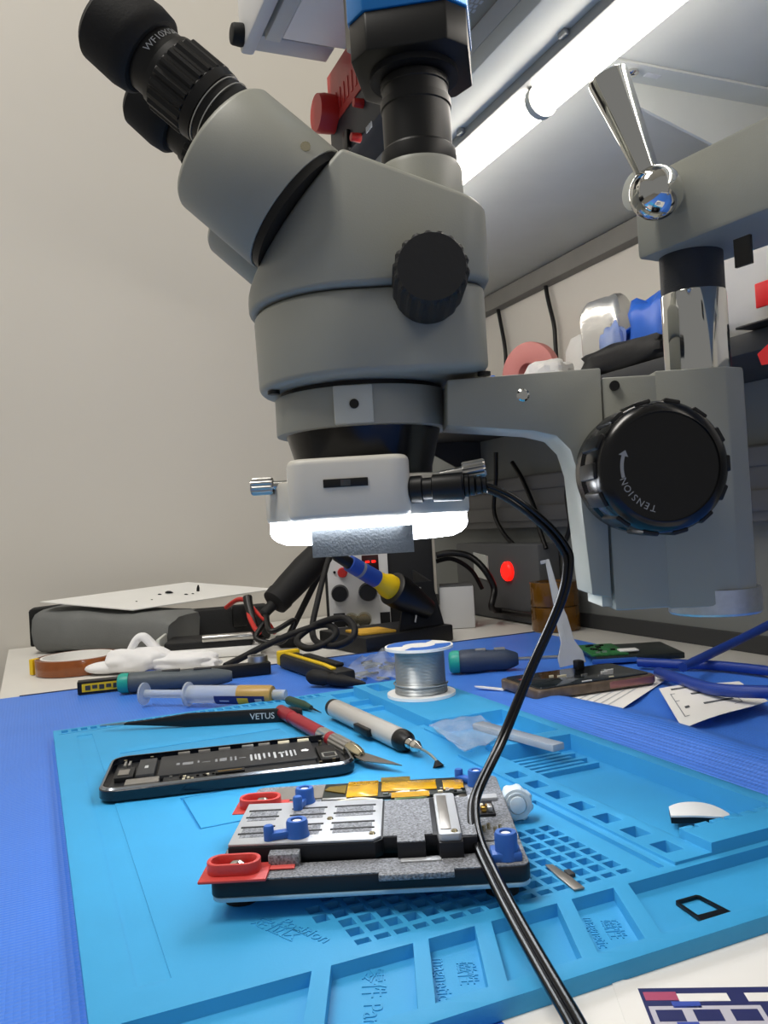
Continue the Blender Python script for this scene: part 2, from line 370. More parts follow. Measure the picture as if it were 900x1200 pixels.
# middle shelf and wall fittings
t = thing('middle_shelf', 'narrow dark shelf behind the microscope arm holding bags', 'shelf', (.57, .7, .262))
P().box(.515, .646, .30, 1.16, .262, .278, .001).done('board', 'darkgrey', t)
for y in (.33, 1.13): P().prism([(.53, .262), (.646, .262), (.646, .20)], y, y+.003, 'xz').done('bracket', 'darkgrey', t, smooth=0)
t = thing('cable_trunking', 'grey ridged cable trunking low on the wall behind microscope', 'trunking', (.64, .8, .13))
P().box(.628, .6443, .35, 1.25, .128, .200, .002).done('duct', 'trunk', t)
P().box(.624, .629, .35, 1.25, .180, .198, .001).done('lid_ridge', 'trunk', t); P().box(.624, .629, .35, 1.25, .138, .158, .001).done('lid_ridge', 'trunk', t)
t = thing('power_strip', 'grey power strip with a glowing red switch on the wall', 'power strip', (.62, 1.0, 0))
P().box(.606, .6398, .93, 1.16, .0005, .108, .004).done('box', 'greybox', t)
sw = P().lathe([(.0135, 0), (.0135, .004), (.011, .0065)], (.606, 1.005, .070), (-1, 0, 0), 24).done('switch', 'redglow', t)
P().prism([(1.06, .055), (1.10, .060), (1.10, .095), (1.06, .09)], .604, .606, 'yz').done('socket_plate', 'shelfmetal', t, smooth=0)
# cords on the wall
def cord(name, pts, r, m, label, cat='cable', n=8, group=None): return P().tube(pts, r, n).done(name, m, label=label, cat=cat, group=group, smooth=1)
cord('black_cable', [pX(x, y, .640) for x, y in ((580, 343), (586, 375), (592, 410), (593, 440))]+[(.640, pX(593, 440, .64).y, .280)], .0028, 'black', 'black cord hanging down the wall left of its twin')
cord('black_cable', [pX(x, y, .640) for x, y in ((637, 312), (641, 345), (649, 380), (651, 405))]+[(.640, pX(651, 405, .64).y, .280)], .0028, 'black', 'black cord hanging down the wall above the pink disc')
for pts, lab in ((((581, 530), (581, 560), (579, 600), (590, 625), (607, 643)), 'thick dark cord beside the trunking left of red switch'),
                 (((600, 542), (612, 562), (628, 600), (632, 620), (640, 643)), 'thin dark cord crossing the trunking above red switch'),
                 (((667, 545), (664, 580), (668, 615), (660, 640)), 'dark cord crossing the trunking next to the arm')):
    cord('black_cable', [pX(x, y, .618) for x, y in pts], .0032, 'black', lab)

# ---------------------------------------------------------------- bags and bits on the middle shelf
MS = .2785
p = P(); q = pX(628, 425, .585)
p.ring((.585, q.y+.005, MS+.040), (-1, -.35, 0), .040, .014, .014, bev=.001); p.done('tape_reel', 'pinkdisc', label='pink tape reel standing on the middle shelf', cat='tape')
def blob(M, sx, sy, sz, amp, seed, n=26, p=3.0):          # crumpled bag volume (superellipsoid with folds)
    rnd = random.Random(seed); ph = [(rnd.uniform(-9, 9), rnd.uniform(-9, 9), rnd.uniform(-9, 9), rnd.uniform(0, 6)) for _ in range(7)]
    b = P(M); v = []; f = []; m = n//2
    def sg(a): return math.copysign(abs(a)**(2/p), a)
    for k in range(m+1):
        th = math.pi*k/m-math.pi/2
        for i in range(n):
            a = 2*math.pi*i/n; x = sg(math.cos(th))*sg(math.cos(a)); y = sg(math.cos(th))*sg(math.sin(a)); zz = sg(math.sin(th))
            d = 1+amp*sum(math.sin(c[0]*x+c[1]*y+c[2]*zz+c[3]) for c in ph)/3
            v.append((x*sx*d, y*sy*d, max(0, (zz*d+1))*sz))
    for k in range(m):
        for i in range(n): f.append((k*n+i, k*n+(i+1) % n, (k+1)*n+(i+1) % n, (k+1)*n+i))
    b.raw(v, f); bmesh.ops.remove_doubles(b.b, verts=b.b.verts, dist=1e-6); return b
yb = lambda x, y, X=.58: pX(x, y, X).y
blob(rotz(.15, (.562, yb(712, 400, .562), MS)), .014, .026, .044, .05, 3, p=6).done('foil_bag', 'silverfoil', smooth=.35, label='crumpled silver foil bag on the middle shelf', cat='bag')
blob(rotz(-.1, (.612, yb(692, 400, .61)+.01, MS)), .020, .026, .038, .07, 5).done('plastic_pouch', 'whitep', label='small whitish pouch left of the foil bag', cat='bag')
blob(rotz(.1, (.612, yb(750, 395, .61), MS)), .022, .050, .041, .07, 6).done('grey_bag', 'shelfmetal', label='plump pale grey bag behind the foil bag', cat='bag')
blob(rotz(.3, (.545, yb(672, 420), MS)), .020, .028, .019, .14, 8).done('folded_paper', 'paper', smooth=.3, label='crumpled white paper in front of pink tape reel', cat='paper')
blob(rotz(.1, (.530, yb(735, 420, .53), MS)), .012, .055, .014, .10, 11).done('black_bag', 'blacksoft', label='black bag lying low behind the focus block', cat='bag')
blob(rotz(.1, (.566, yb(770, 400, .566), MS)), .018, .024, .036, .14, 14).done('blue_bag', 'bluebag', label='shiny blue bag behind the chrome pillar', cat='bag')
P().tube([pX(720, 405, .56), pX(745, 385, .56), pX(770, 372, .56), pX(800, 362, .57), pX(842, 390, .57)], .0075, 10, flat=.5).done('blue_strap', 'bluebag', label='blue strap looping over the bags behind pillar', cat='strap', smooth=1)
blob(rotz(.0, (.545, yb(715, 420, .545)-.006, MS)), .007, .016, .026, .12, 17).done('clear_bag', 'bluefilm', label='bluish clear bag in front of the black bag', cat='bag')
blob(rotz(0, (.555, yb(575, 430, .555), MS)), .012, .03, .022, .1, 19).done('blue_scrap', 'bluebag', label='blue plastic scrap near the microscope body', cat='plastic')
t = thing('hanging_bag', 'clear plastic bag with red tag right of the pillar', 'bag', (.54, .47, MS))
blob(rotz(0, (.54, yb(905, 330, .54), MS)), .022, .070, .058, .05, 23, p=4).done('film', 'bagclear', t)
P(Matrix.Translation((.517, yb(893, 345, .517), pX(893, 345, .517).z))).box(-.001, .001, -.008, .006, -.0095, .0095, .002).done('tag', 'redtag', t)
t = thing('black_case', 'black plastic case with red mark right of the pillar', 'case', (.53, .44, MS))
y1 = yb(862, 400, .50)
P().box(.500, .545, y1-.16, y1, MS, pX(880, 378, .50).z, .003).done('shell', 'black', t)
P().prism([(yb(888, 415, .499), pX(888, 415, .499).z), (yb(904, 400, .499), pX(904, 400, .499).z), (yb(910, 425, .499), pX(910, 425, .499).z), (yb(893, 428, .499), pX(893, 428, .499).z)], .4985, .500, 'yz').done('red_mark', 'redtag', t, smooth=0)
# ================================================================ microscope (built in its own frame: a right, t away, z up)
AX, TX = -.008, .427
def fa(a, t, z): return FA @ Vector((a, t, z))
def dplan(k=1.0, da=0):
    a1 = .0525*k+da; hw = .0555*k; r = .012; c = -.005; out = []
    for i in range(6): g = math.radians(-90+90*i/5); out.append((a1-r+r*math.cos(g), TX-hw+r+r*math.sin(g)))
    for i in range(6): g = math.radians(0+90*i/5); out.append((a1-r+r*math.cos(g), TX+hw-r+r*math.sin(g)))
    out.append((-.0095, TX+hw))
    for i in range(25): g = math.radians(91+178*i/24); out.append((-.0105+.050*k*math.cos(g), TX+hw*math.sin(g)))
    out.append((-.0095, TX-hw)); return out
t = thing('stereo_microscope', 'grey stereo microscope head with black eyepieces above the repair jig', 'microscope', fa(AX, TX, .175))
pl = dplan(.985)
n = len(pl); vv = [(x*(.985 if x < 0 else 1), y, .2155) for x, y in pl]+[(x, y, .2545) for x, y in pl]
P(FA).raw(vv, [tuple(range(n)), tuple(range(n, 2*n))]+[(i, (i+1) % n, n+(i+1) % n, n+i) for i in range(n)], .0035, 3).done('zoom_body', 'scope', t)
pl = dplan(1.03); n = len(pl)
def ztop(a): return .3165+1.0*(a+.0095) if a < -.0095 else .3165-.44*(a+.0095)
iA = 12; iB = n-1
vv = [(x, y, .2548) for x, y in pl]+[(x, y, ztop(x)) for x, y in pl]
top_r = [n+i for i in range(0, iA+1)]+[n+iB]; top_l = [n+i for i in range(iA, iB+1)]
P(FA).raw(vv, [tuple(range(n)), tuple(top_r), tuple(top_l)]+[(i, (i+1) % n, n+(i+1) % n, n+i) for i in range(n)], .004, 3, .35).done('head_body', 'scope', t)
for px, py in ((316, 456), (565, 417)): a, z = PA(px, py, .40); P(FA).cyl((a*.97, .403 if px < 400 else .385, .2153), (a*.97, .403 if px < 400 else .385, .2135), .003, n=14).done('screw', 'black', t)
P(FA).ring((AX, TX, .2125), (0, 0, 1), .0405, .02, .004, 48).done('mount_collar', 'black', t)
P(FA).lathe([(.0405, .0), (.0395, -.002), (.034, -.022), (.0335, -.030)], (AX, TX, .1985), (0, 0, 1), 48).done('objective_cone', 'blackgloss', t)
# binocular drums and eyepieces
LR = Vector((-.0328, 0, .2982)); UR = Vector((-.0662, 0, .3299)); DD = (UR-LR).normalized(); HH = (UR-LR).length
up2 = Vector((DD.z, 0, -DD.x))            # across the drum, towards upper right
for tt in (.3945, .4605):
    o = LR+Vector((0, tt, 0))
    P(FA).lathe([(.0318, -.004), (.0318, .0005)], o, DD, 48).done('drum_gap', 'black', t)
    P(FA).lathe([(.0325, .0), (.0329, .0008), (.0325, HH-.003), (.0312, HH-.0008), (.0295, HH)], o, DD, 56).done('prism_drum', 'scope', t)
    if tt < .4: P(FA).cyl(o+up2*.018+DD*.006+Vector((0, -.0275, 0)), o+up2*.018+DD*.006+Vector((0, -.0288, 0)), .0022, n=12).done('screw', 'nickel', t)
    ea, ez = PA(262, 138, .3945); e = Vector((ea, tt, ez))
    P(FA).lathe([(.0170, -.006), (.0170, .0056)], e, DD, 40).done('eye_tube', 'black', t)
    for h_ in (.0005, .0048): P(FA).ring(e+DD*h_, DD, .0176, .0168, .0005, 44).done('silver_ring', 'alloy', t)
    ep = P(FA).lathe([(.0165, .0052), (.0180, .006), (.0184, .0112), (.0178, .0118)], e, DD, 40).done('eyepiece', 'black', t)
    P(FA).lathe([(.0178, .0116), (.0188, .0120), (.0188, .0305), (.0176, .0312)], e, DD, 80, ridge=(1, 2, .0012)).done('grip_ring', 'black', ep, smooth=.25)
    P(FA).lathe([(.0176, .0310), (.0172, .0345), (.0160, .0350), (.0158, .0460)], e, DD, 40).done('barrel', 'black', ep)
    P(FA).lathe([(.0160, .0440), (.0180, .0442), (.0198, .0462), (.0208, .053), (.0200, .0700), (.0180, .0725), (.014, .0720), (.012, .063), (0.0, .063)], e, DD, 44).done('eyecup', 'rubber', ep)
    if tt < .4:
        M0 = dirframe(e+DD*.0345, -up2, DD); rb = .0161
        sd = Vector((0, -1, 0))
        def wrap(q, e=e):
            # letters run round the barrel, tops towards the eyecup
            th = 2.05+q.x/rb; return e+DD*(.0398+q.y)+(sd*math.sin(th)-up2*math.cos(th))*rb
        P(FA).text('WF10X/20', .0048, Matrix.Identity(4), 0, wrap).done('lettering', 'print', ep, smooth=0)
# zoom knob
a, z = PA(506, 312, .336)
kn = P(FA); kn.lathe([(.0150, 0), (.0158, .004), (.0158, .031), (.0150, .034), (.0138, .0352)], (a, .3712, z), (0, -1, 0), 72, ridge=(1, 3, .0009)); kn.done('zoom_knob', 'blacksoft', t, smooth=.3)
a2, z2 = PA(492, 200, .405)
P(FA).lathe([(.0205, -.02), (.0205, .010), (.0195, .0125)], (a2, .407, .3065), (0, 0, 1), 40).done('photo_port', 'scope', t)
# camera on the photo port
t = thing('microscope_camera', 'blue and black camera on the microscope photo tube', 'camera', fa(a2, .407, .319))
P(FA).lathe([(.0182, .3192), (.0185, .3215), (.0180, .3270), (.0170, .3275), (.0166, .3285), (.0166, .3475), (.0172, .348), (.0172, .3515), (.0160, .352), (.0160, .3575), (.0166, .358), (.0166, .3612), (.0150, .3618), (.0150, .372)], (a2, .407, 0), (0, 0, 1), 44).done('adapter_tube', 'black', t, smooth=.3)
def octo(h, c): return [(a2-h, .407-h+c), (a2-h+c, .407-h), (a2+h-c, .407-h), (a2+h, .407-h+c), (a2+h, .407+h-c), (a2+h-c, .407+h), (a2-h+c, .407+h), (a2-h, .407+h-c)]
RO = FA @ Matrix.Translation((a2, .407, 0)) @ Matrix.Rotation(math.radians(-9), 4, 'Z') @ Matrix.Translation((-a2, -.407, 0))
P(RO).prism(octo(.0275, .009), .3655, .3835, 'xy', .0008).done('lower_shell', 'black', t)
P(RO).prism(octo(.0283, .0092), .3835, .46, 'xy', .0008).done('body', 'camblue', t)
P(RO).prism(octo(.0268, .009), .46, .468, 'xy', .0008).done('top_cap', 'black', t)
P(FA).ring((a2, .407, .3625), (0, 0, 1), .0215, .0145, .0032, 40).done('mount_ring', 'blacksoft', t)

# focus arm: ring, arm, focus block, tension knob
t = thing('focus_arm', 'grey focus mount with a ring arm, block and big black knob', 'focus mount', fa(.14, .40, .10))
P(FA).ring((AX, TX, .1945), (0, 0, 1), .0437, .0365, .0185, 64, bev=.0006).done('clamp_ring', 'scope', t)
P(FA).prism([(AX-.012, TX-.0455), (AX+.006, TX-.0455), (AX+.006, TX-.040), (AX-.012, TX-.040)], .195, .2125, 'xy', .0006).done('clamp_pad', 'scopelight', t)
a, z = PA(415, 473, .381); P(FA).cyl((a, TX-.0462, z), (a, TX-.0452, z), .0022, n=14).done('clamp_screw', 'black', t)
T0 = .383
pts = [PA(x, y, T0) for x, y in ((524, 445), (704, 431), (717, 700), (694, 697), (682, 600), (677, 555), (668, 527), (652, 511), (625, 505), (524, 499))]
P(FA).prism(pts, T0, T0+.030, 'xz', .0008).done('arm', 'scope', t)
a, z = PA(613, 463, T0); P(FA).lathe([(.003, 0), (.0022, .0006)], (a, T0, z), (0, -1, 0), 16).done('set_screw', 'chrome', t)
for x in (687, 691):
    a, z = PA(x, 660, T0+.012); P(FA).box(a-.0008, a+.0004, T0+.010 if x < 690 else T0+.005, T0+.013 if x < 690 else T0+.008, z-.004, z+.004).done('slot', 'darkgrey', t)
def q2(x, y): return PA(x, y, .383)
zb = q2(722, 716)[1]; zt = q2(740, 440)[1]
P(FA).box(q2(708, 690)[0], q2(735, 700)[0], .388, .415, q2(712, 712)[1], .19).done('slide_rail', 'scopelight', t)
P(FA).prism([(q2(708, 500)[0], .3835), (q2(776, 450)[0], .3835), (q2(776, 450)[0], .414), (q2(708, 500)[0], .414)], zb, zt, 'xy', .0015).done('side_plate', 'scope', t)
P(FA).prism([(.1272, .3832), (.1590, .3815), (.1690, .387), (.1735, .397), (.1735, .425), (.165, .436), (.135, .436), (.1272, .43)], zb-.0005, zt+.0015, 'xy', .001).done('block', 'scope', t)
a, z = PA(720, 452, .383); P(FA).cyl((a, .3836, z), (a, .3822, z), .0023, n=16).done('pin_hole', 'black', t)
# tension knob
KC = PA(789, 545, .332); kt = .332
kb = PA(752, 560, .372)
kd = Vector((KC[0]-KC[0], kt-.381, 0)).normalized()
kz = (KC[1]+.0)
P(FA).lathe([(.020, 0), (.0265, .0005), (.0272, .003), (.0272, .012), (.0258, .013), (.0258, .018), (.0268, .019), (.0272, .038), (.0258, .0405), (.0235, .0425), (.0222, .0428), (.0220, .0418), (0, .0418)], (KC[0]-.001, .381, kz), (0, -1, 0), 72).done('tension_knob', 'blackgloss', t)
kk = [o for o in t.children if o.name.startswith('tension_knob')][0]
for i in range(14):
    g = 2*math.pi*i/14; P(FA @ Matrix.Translation((KC[0]-.001, 0, kz)) @ Matrix.Rotation(g, 4, 'Y')).box(.0258, .0283, .3425, .3660, -.0034, .0034, .0008).done('grip_rib', 'black', kk)
TF = Matrix.Translation((KC[0]-.001, .381-.0419, kz)) @ Matrix(((1, 0, 0, 0), (0, 0, -1, 0), (0, 1, 0, 0), (0, 0, 0, 1)))
g_ = 256.0
for ch, wd in zip('TENSION', (1, 1, 1.12, 1, .55, 1.2, 1.12)):
    g_ -= wd*4.6; gg = math.radians(g_)
    P(FA).text(ch, .0039, TF @ Matrix.Rotation(gg, 4, 'Z') @ Matrix.Translation((.0174, 0, 0)) @ Matrix.Rotation(-math.pi/2, 4, 'Z'), .00012).done('letter', 'printgrey', kk, smooth=0); g_ -= wd*4.6
ar = []; 
for i in range(9): g = math.radians(192-30*i/8); ar.append((.0180*math.cos(g), .0180*math.sin(g)))
for i in range(9): g = math.radians(162+30*i/8); ar.append((.0166*math.cos(g), .0166*math.sin(g)))
P(FA @ TF).prism(ar, 0, .00012).prism([(.0193*math.cos(2.83), .0193*math.sin(2.83)), (.0153*math.cos(2.83), .0153*math.sin(2.83)), (.0172*math.cos(2.69), .0172*math.sin(2.69))], 0, .00012).done('arrow', 'printgrey', kk, smooth=0)

# boom stand
pc = PA(817, 420, .402)[0]
t = thing('boom_stand', 'grey boom stand with chrome pillar and chrome lever', 'stand', (.37, -.3, .0052))
P(FA).cyl((pc, .402, zt-.02), (pc, .402, PA(812, 345, .402)[1]), .0150, n=48, bev=.0006).done('pillar', 'chrome', t)
P(FA).cyl((pc, .402, PA(812, 352, .402)[1]), (pc, .402, PA(810, 280, .402)[1]+.012), .0146, n=40).done('pillar_sleeve', 'sleeve', t)
P(FA).lathe([(.0205, 0), (.0212, .001), (.0212, .012)], (PA(838, 716, .402)[0], .402, zb-.0055), (0, 0, 1), 48).done('pillar_foot', 'alloy', t)
BX = .276
e0 = pX(743, 240, BX); eb = pX(745, 306, BX); et = pX(771, 196, BX)
BR = Matrix.Translation((BX, e0.y, 0)) @ Matrix.Rotation(math.radians(7), 4, 'Z') @ Matrix.Translation((-BX, -e0.y, 0))
P(BR).box(BX, BX+.046, -.36, e0.y, eb.z, et.z, .002).done('boom', 'scope', t)
q = pX(859, 293, BX+.001); P(BR).box(BX-.0006, BX+.001, q.y-.004, q.y+.004, q.z-.006, q.z+.006).done('boom_plug', 'black', t)
P(BR).cyl((.299, -.3, .012), (.299, -.3, et.z+.05), .018, n=32).done('post', 'chrome', t)
P(BR).box(.24, .36, -.35, -.25, .0052, .02, .004).done('base', 'scope', t)
lb = pX(780, 228, BX)
P().cyl((BX+.001, lb.y, lb.z), (BX-.018, lb.y, lb.z), .0088, n=28, bev=.0008).done('lever_boss', 'scopelight', t)
lc = Vector((BX-.021, lb.y, lb.z)); lx = pX(769, 226, BX-.021); lc = lx
P().sphere(lc, .0115, n=32).done('lever_ball', 'chrome', t, smooth=1)
tt_ = lx.dot(FW0); le = PW(711, 88, tt_)
d = (le-lc)
P().lathe([(.0048, .008), (.0088, d.length-.003), (.0086, d.length-.001), (.007, d.length)], lc, d, 32).done('lever', 'chrome', t)

# ring light
RZ = .1515
t = thing('ring_light', 'white ring light glowing under the microscope with a taped front', 'ring light', fa(AX, TX, .139))
RC = (AX, TX)
P(FA).ring((AX, TX, RZ), (0, 0, 1), .0512, .034, .0195, 64, bev=.0025).done('housing', 'ringwhite', t)
P(FA).prism(rrect(-.043, .0125, .3715, .425, .009), RZ, .1795, 'xy', .003, 3).done('control_box', 'ringwhite', t)
P(FA).lathe([(.034, 0), (.0497, 0), (.0499, -.0045), (.0490, -.0070), (.0465, -.0092), (.0425, -.0108), (.0370, -.0112), (.034, -.0100), (.034, 0)], (AX, TX, RZ), (0, 0, 1), 72, caps=False).done('diffuser', 'lens', t, smooth=1)
P(FA).prism(rrect(-.041, .0105, .3735, .40, .008), RZ-.0035, RZ, 'xy').done('diffuser_edge', 'lens', t)
a0, z0 = PA(379, 572, .3712); a1, z1 = PA(431, 559, .3712)
P(FA).box(a0, a1, .3708, .3735, z0, z1, .0003).done('dial_slot', 'black', t)
P(FA).lathe([(.009, 0), (.009, .0028)], ((a0+a1)/2, .3795, (z0+z1)/2-.0014), (0, 0, 1), 36).done('dimmer_dial', 'darkgrey', t)
def thumb(p0, d):
    s = P(FA).cyl(p0, Vector(p0)+Vector(d)*.011, .0022, n=12).done('screw_shaft', 'steel', t)
    P(FA).lathe([(.0038, .0105), (.0042, .0112), (.0042, .0202), (.0036, .021)], p0, d, 48, ridge=(1, 2, .0004)).done('thumb_screw', 'steel', t, smooth=.25)
a, z = PA(341, 568, .40); thumb((a+.002, .40, z), (-1, 0, 0))
a, z = PA(515, 558, .39); thumb((a, .385, z), Vector((.96, -.15, .12)).normalized())
a, z = PA(440, 560, .47); thumb((a, .478, z), (0, 1, 0))
P(FA).prism([(AX-.025, .3768), (AX+.0205, .3768), (AX+.0205, .3771), (AX-.025, .3771)], .1352, .1475, 'xy').done('tape', 'tape', t, smooth=0)
# its power lead
t = thing('power_lead', 'black twin power lead running from ring light across the jig', 'cable', fa(.02, .38, .16))
a, z = PA(482, 574, .381); ax, zx = PA(553, 569, .378)
dv = Vector((ax-a, -.004, zx-z))
P(FA).lathe([(.0046, -.001), (.0062, 0), (.0062, .005), (.0050, .0055), (.0050, .0095), (.0062, .010), (.0064, .023), (.0054, .024)], (a, .381, z), dv, 28).done('plug', 'black', t)
for i in range(4): P(FA).lathe([(.0046, 0), (.005-.0005*i, .0005), (.005-.0005*i, .0020), (.0040, .0024)], Vector((a, .381, z))+dv.normalized()*(.024+i*.0026), dv, 20).done('strain_relief', 'black', t)
cp = [(553, 569, .3775), (575, 573, .376), (605, 588, .375), (640, 616, .375), (661, 642, .375), (666, 662, .375), (657, 705, .375), (622, 785, .373), (588, 868, .365), (562, 922, .348), (555, 948, .336), (560, 985, .318), (580, 1030, .292), (606, 1080, .264), (640, 1140, .237), (672, 1195, .216), (705, 1255, .197), (760, 1330, .182)]
wp = [PW(*c) for c in cp]
for k, (dx, m) in enumerate(((-.0012, 'blackgloss'), (.0012, 'blackgloss'))):
    pp = []
    for i, q in enumerate(wp):
        pp.append(q+R0*dx+(Vector((0, 0, 1))*dx*.4))
    P().tube(pp, .0014, 10, 10).done('wire', m, t, smooth=1)
# ================================================================ silicone mat
PAD, FLO, RIM, MB0 = .010, .0052, .0150, .0042
MX0, MX1, MY0, MY1 = .0085, .3025, .2145, .6690
def terrace(rects, z0, bev):
    xs = sorted({round(v, 5) for r in rects for v in r[:2]}); ys = sorted({round(v, 5) for r in rects for v in r[2:4]})
    nx, ny = len(xs)-1, len(ys)-1
    H = [[None]*ny for _ in range(nx)]
    for (a, b, c, d, h) in rects:
        i0, i1, j0, j1 = xs.index(round(a, 5)), xs.index(round(b, 5)), ys.index(round(c, 5)), ys.index(round(d, 5))
        for i in range(i0, i1):
            for j in range(j0, j1): H[i][j] = h
    key = {}; v = []; f = []
    def V(i, j, z):
        k = (i, j, round(z, 6))
        if k not in key: key[k] = len(v); v.append((xs[i], ys[j], z))
        return key[k]
    def hh(i, j): return H[i][j] if 0 <= i < nx and 0 <= j < ny and H[i][j] is not None else z0
    for i in range(nx):
        for j in range(ny):
            h = H[i][j]
            f.append((V(i, j, h), V(i+1, j, h), V(i+1, j+1, h), V(i, j+1, h)))
            f.append((V(i, j, z0), V(i, j+1, z0), V(i+1, j+1, z0), V(i+1, j, z0)))
    for i in range(nx+1):
        for j in range(ny):
            a, b = hh(i-1, j), hh(i, j)
            if abs(a-b) > 1e-7: f.append((V(i, j, a), V(i, j+1, a), V(i, j+1, b), V(i, j, b)))
    for i in range(nx):
        for j in range(ny+1):
            a, b = hh(i, j-1), hh(i, j)
            if abs(a-b) > 1e-7: f.append((V(i, j, a), V(i+1, j, a), V(i+1, j, b), V(i, j, b)))
    return v, f
R = [(MX0, MX1, MY0, MY1, PAD)]
COMP = [(.017, .0746), (.0811, .1098), (.1155, .1330), (.1395, .1665), (.1727, .1912), (.1980, .2900)]
for a, b in COMP: R.append((a, b, .2225, .2570, FLO))
for i in range(17):                       # small pockets
    for j in range(8):
        x = .0885+.0072*i; y = .2665+.0075*j
        if (i == 0 and j not in (3, 4)) or (j == 7 and i < 4): continue
        R.append((x-.0026, x+.0026, y-(.0016 if j == 0 else .0027), y+(.0018 if j == 0 else .0027), FLO))
R.append((.2165, .2195, .262, .352, PAD-.002))                 # long groove
# tray on the right with its notched wall
R += [(.2400, MX1, .2605, .655, RIM), (.2235, .2420, .2605, .440, PAD+.0012), (.2420, .2940, .2760, .4280, FLO), (.2420, .2940, .4400, .5080, FLO), (.2340, .2420, .4400, .5080, PAD+.0012)]
for y in (.2690, .2880, .3070, .3260, .3450, .3640, .3830): R.append((.2270, .2355, y, y+.0105, FLO))
for i in range(6): R.append((.2440+.0082*i, .2503+.0082*i, .2760, .2808, FLO+.0090))
for i in range(6): R.append((.2440, .2860-.006*(i % 2), .3900+.0056*i, .3930+.0056*i, FLO+.003))
R += [(.2200, .2400, .5950, .6560, FLO+.001), (.2480, .2600, .6200, .6490, FLO+.004), (.2240, .2400, .6200, .6225, PAD), (.2200, .2400, .520, .590, FLO+.002)]
for i in range(30):                       # comb along the far edge
    x = .014+.0067*i; R.append((x, x+.0045, .6570, .6655, FLO+.001))
R.append((.012, .215, .6525, .6540, PAD-.0012))
R += [(.0465, .1530, .5705, .5722, PAD-.0013), (.0660, .0675, .403, .456, PAD-.0013), (.0675, .110, .4030, .4045, PAD-.0013), (.0675, .110, .4545, .4560, PAD-.0013)]
R += [(.0235, .0340, .2750, .640, PAD-.0004)]
v, f = terrace(R, MB0, 0)
def warp(p):
    x, y, z = p
    if .2224 <= y <= .2571: x += .42*(y-.2570)*max(0, min(1, (x-MX0)/.05, (MX1-x)/.05))
    return (x, y, z)
v = [warp(p) for p in v]
t = thing('repair_mat', 'light blue silicone repair mat with trays, pockets and moulded words', 'repair mat', (.155, .44, MB0))
P().raw(v, f, .0007, 2, .6).done('mat_body', 'silicone', t, smooth=.5)
def emb(body, size, x, y, ang, z=PAD): P().text(body, size, Matrix.Translation((x, y, z)) @ Matrix.Rotation(math.radians(ang), 4, 'Z'), .0003).done('moulded_word', 'emboss', t, smooth=0)
emb('零件 Parts', .0085, .0880, .240, -67-45, FLO); emb('磁性', .0070, .1200, .240, -67-45, FLO); emb('magnetic', .0068, .1120, .241, -67-45, FLO)
emb('磁性', .0070, .1770, .240, -67-45, FLO); emb('magnetic', .0060, .1710, .241, -67-45, FLO)
emb('Position', .0075, .0805, .283, -65, PAD); emb('定位区', .0075, .0720, .289, -65, PAD)

# ================================================================ board holding jig
JA = math.radians(-23.7); J = rotz(JA, (.054, .309, 0))
t = thing('board_jig', 'dark speckled circuit board holding jig on the blue mat', 'repair jig', J @ Vector((.057, .05, PAD)))
def jp(): return P(J)
for x, y in ((.008, .014), (.106, .010), (.010, .095), (.104, .090)): jp().lathe([(.0062, PAD+.0001), (.0058, .0172)], (x, y, 0), (0, 0, 1), 20).done('foot', 'rubber', t)
body = rrect(0, .1155, -.003, .104, .005)
jp().prism(body, .0165, .0182, 'xy', .0003).done('base_plate', 'jigbase', t)
# body with a front channel: rim pieces
jp().prism(rrect(0, .1155, -.003, .010, .004), .0183, .0240, 'xy', .0005).done('front_rail', 'jigside', t)
jp().prism(rrect(.0004, .1151, -.0026, .0096, .0036), .0240, .0244, 'xy').done('front_rail_face', 'jig', t)
jp().box(.061, .088, -.0062, .0015, .0225, .0248, .0004).done('front_step', 'jig', t)
jp().box(.069, .084, .0045, .0075, .0243, .0250, .0004).done('front_clip', 'jigplate', t)
jp().prism(rrect(0, .1155, .021, .104, .004), .0183, .0236, 'xy', .0005).done('main_plate', 'jigside', t)
jp().prism(rrect(.0004, .1151, .0214, .1036, .0036), .0236, .0240, 'xy').done('main_plate_face', 'jig', t)
jp().box(.100, .1153, .005, .023, .0183, .0240, .0004).done('corner_bridge', 'jig', t)
jp().box(.004, .100, .0105, .0208, .0183, .0192).done('channel_floor', 'flexblue', t)
# raised platform
jp().prism([(.004, .0125), (.0595, .0105), (.0625, .0135), (.0625, .0150), (.068, .0150), (.068, .0085), (.0785, .0085), (.0785, .0150), (.083, .0150), (.0835, .0065), (.0925, .0065), (.0925, .011), (.098, .011), (.098, .056), (.004, .060)], .0241, .0302, 'xy', .0003).done('platform', 'jigside', t)
jp().prism([(.0627, .0152), (.0680, .0152), (.0680, .0087), (.0783, .0087), (.0783, .0152), (.0815, .0152), (.0815, .0555), (.0627, .0558)], .0302, .0306, 'xy').done('platform_face', 'jig', t)
jp().prism(rrect(.0835, .0920, .0075, .0540, .0015), .0302, .0330, 'xy', .0004).done('pcb_clamp_bar', 'jigplate', t)
jp().box(.0845, .0885, .012, .050, .0330, .0334, .0003).done('bar_groove', 'foil', t)
jp().box(.0925, .098, .012, .055, .0302, .0306).done('platform_edge_face', 'jig', t)
pt = jp().prism([(.0040, .0130), (.0590, .0110), (.0620, .0140), (.0620, .0560), (.0040, .0585)], .0303, .0313, 'xy', .0003).done('chip_plate', 'jigplate', t)
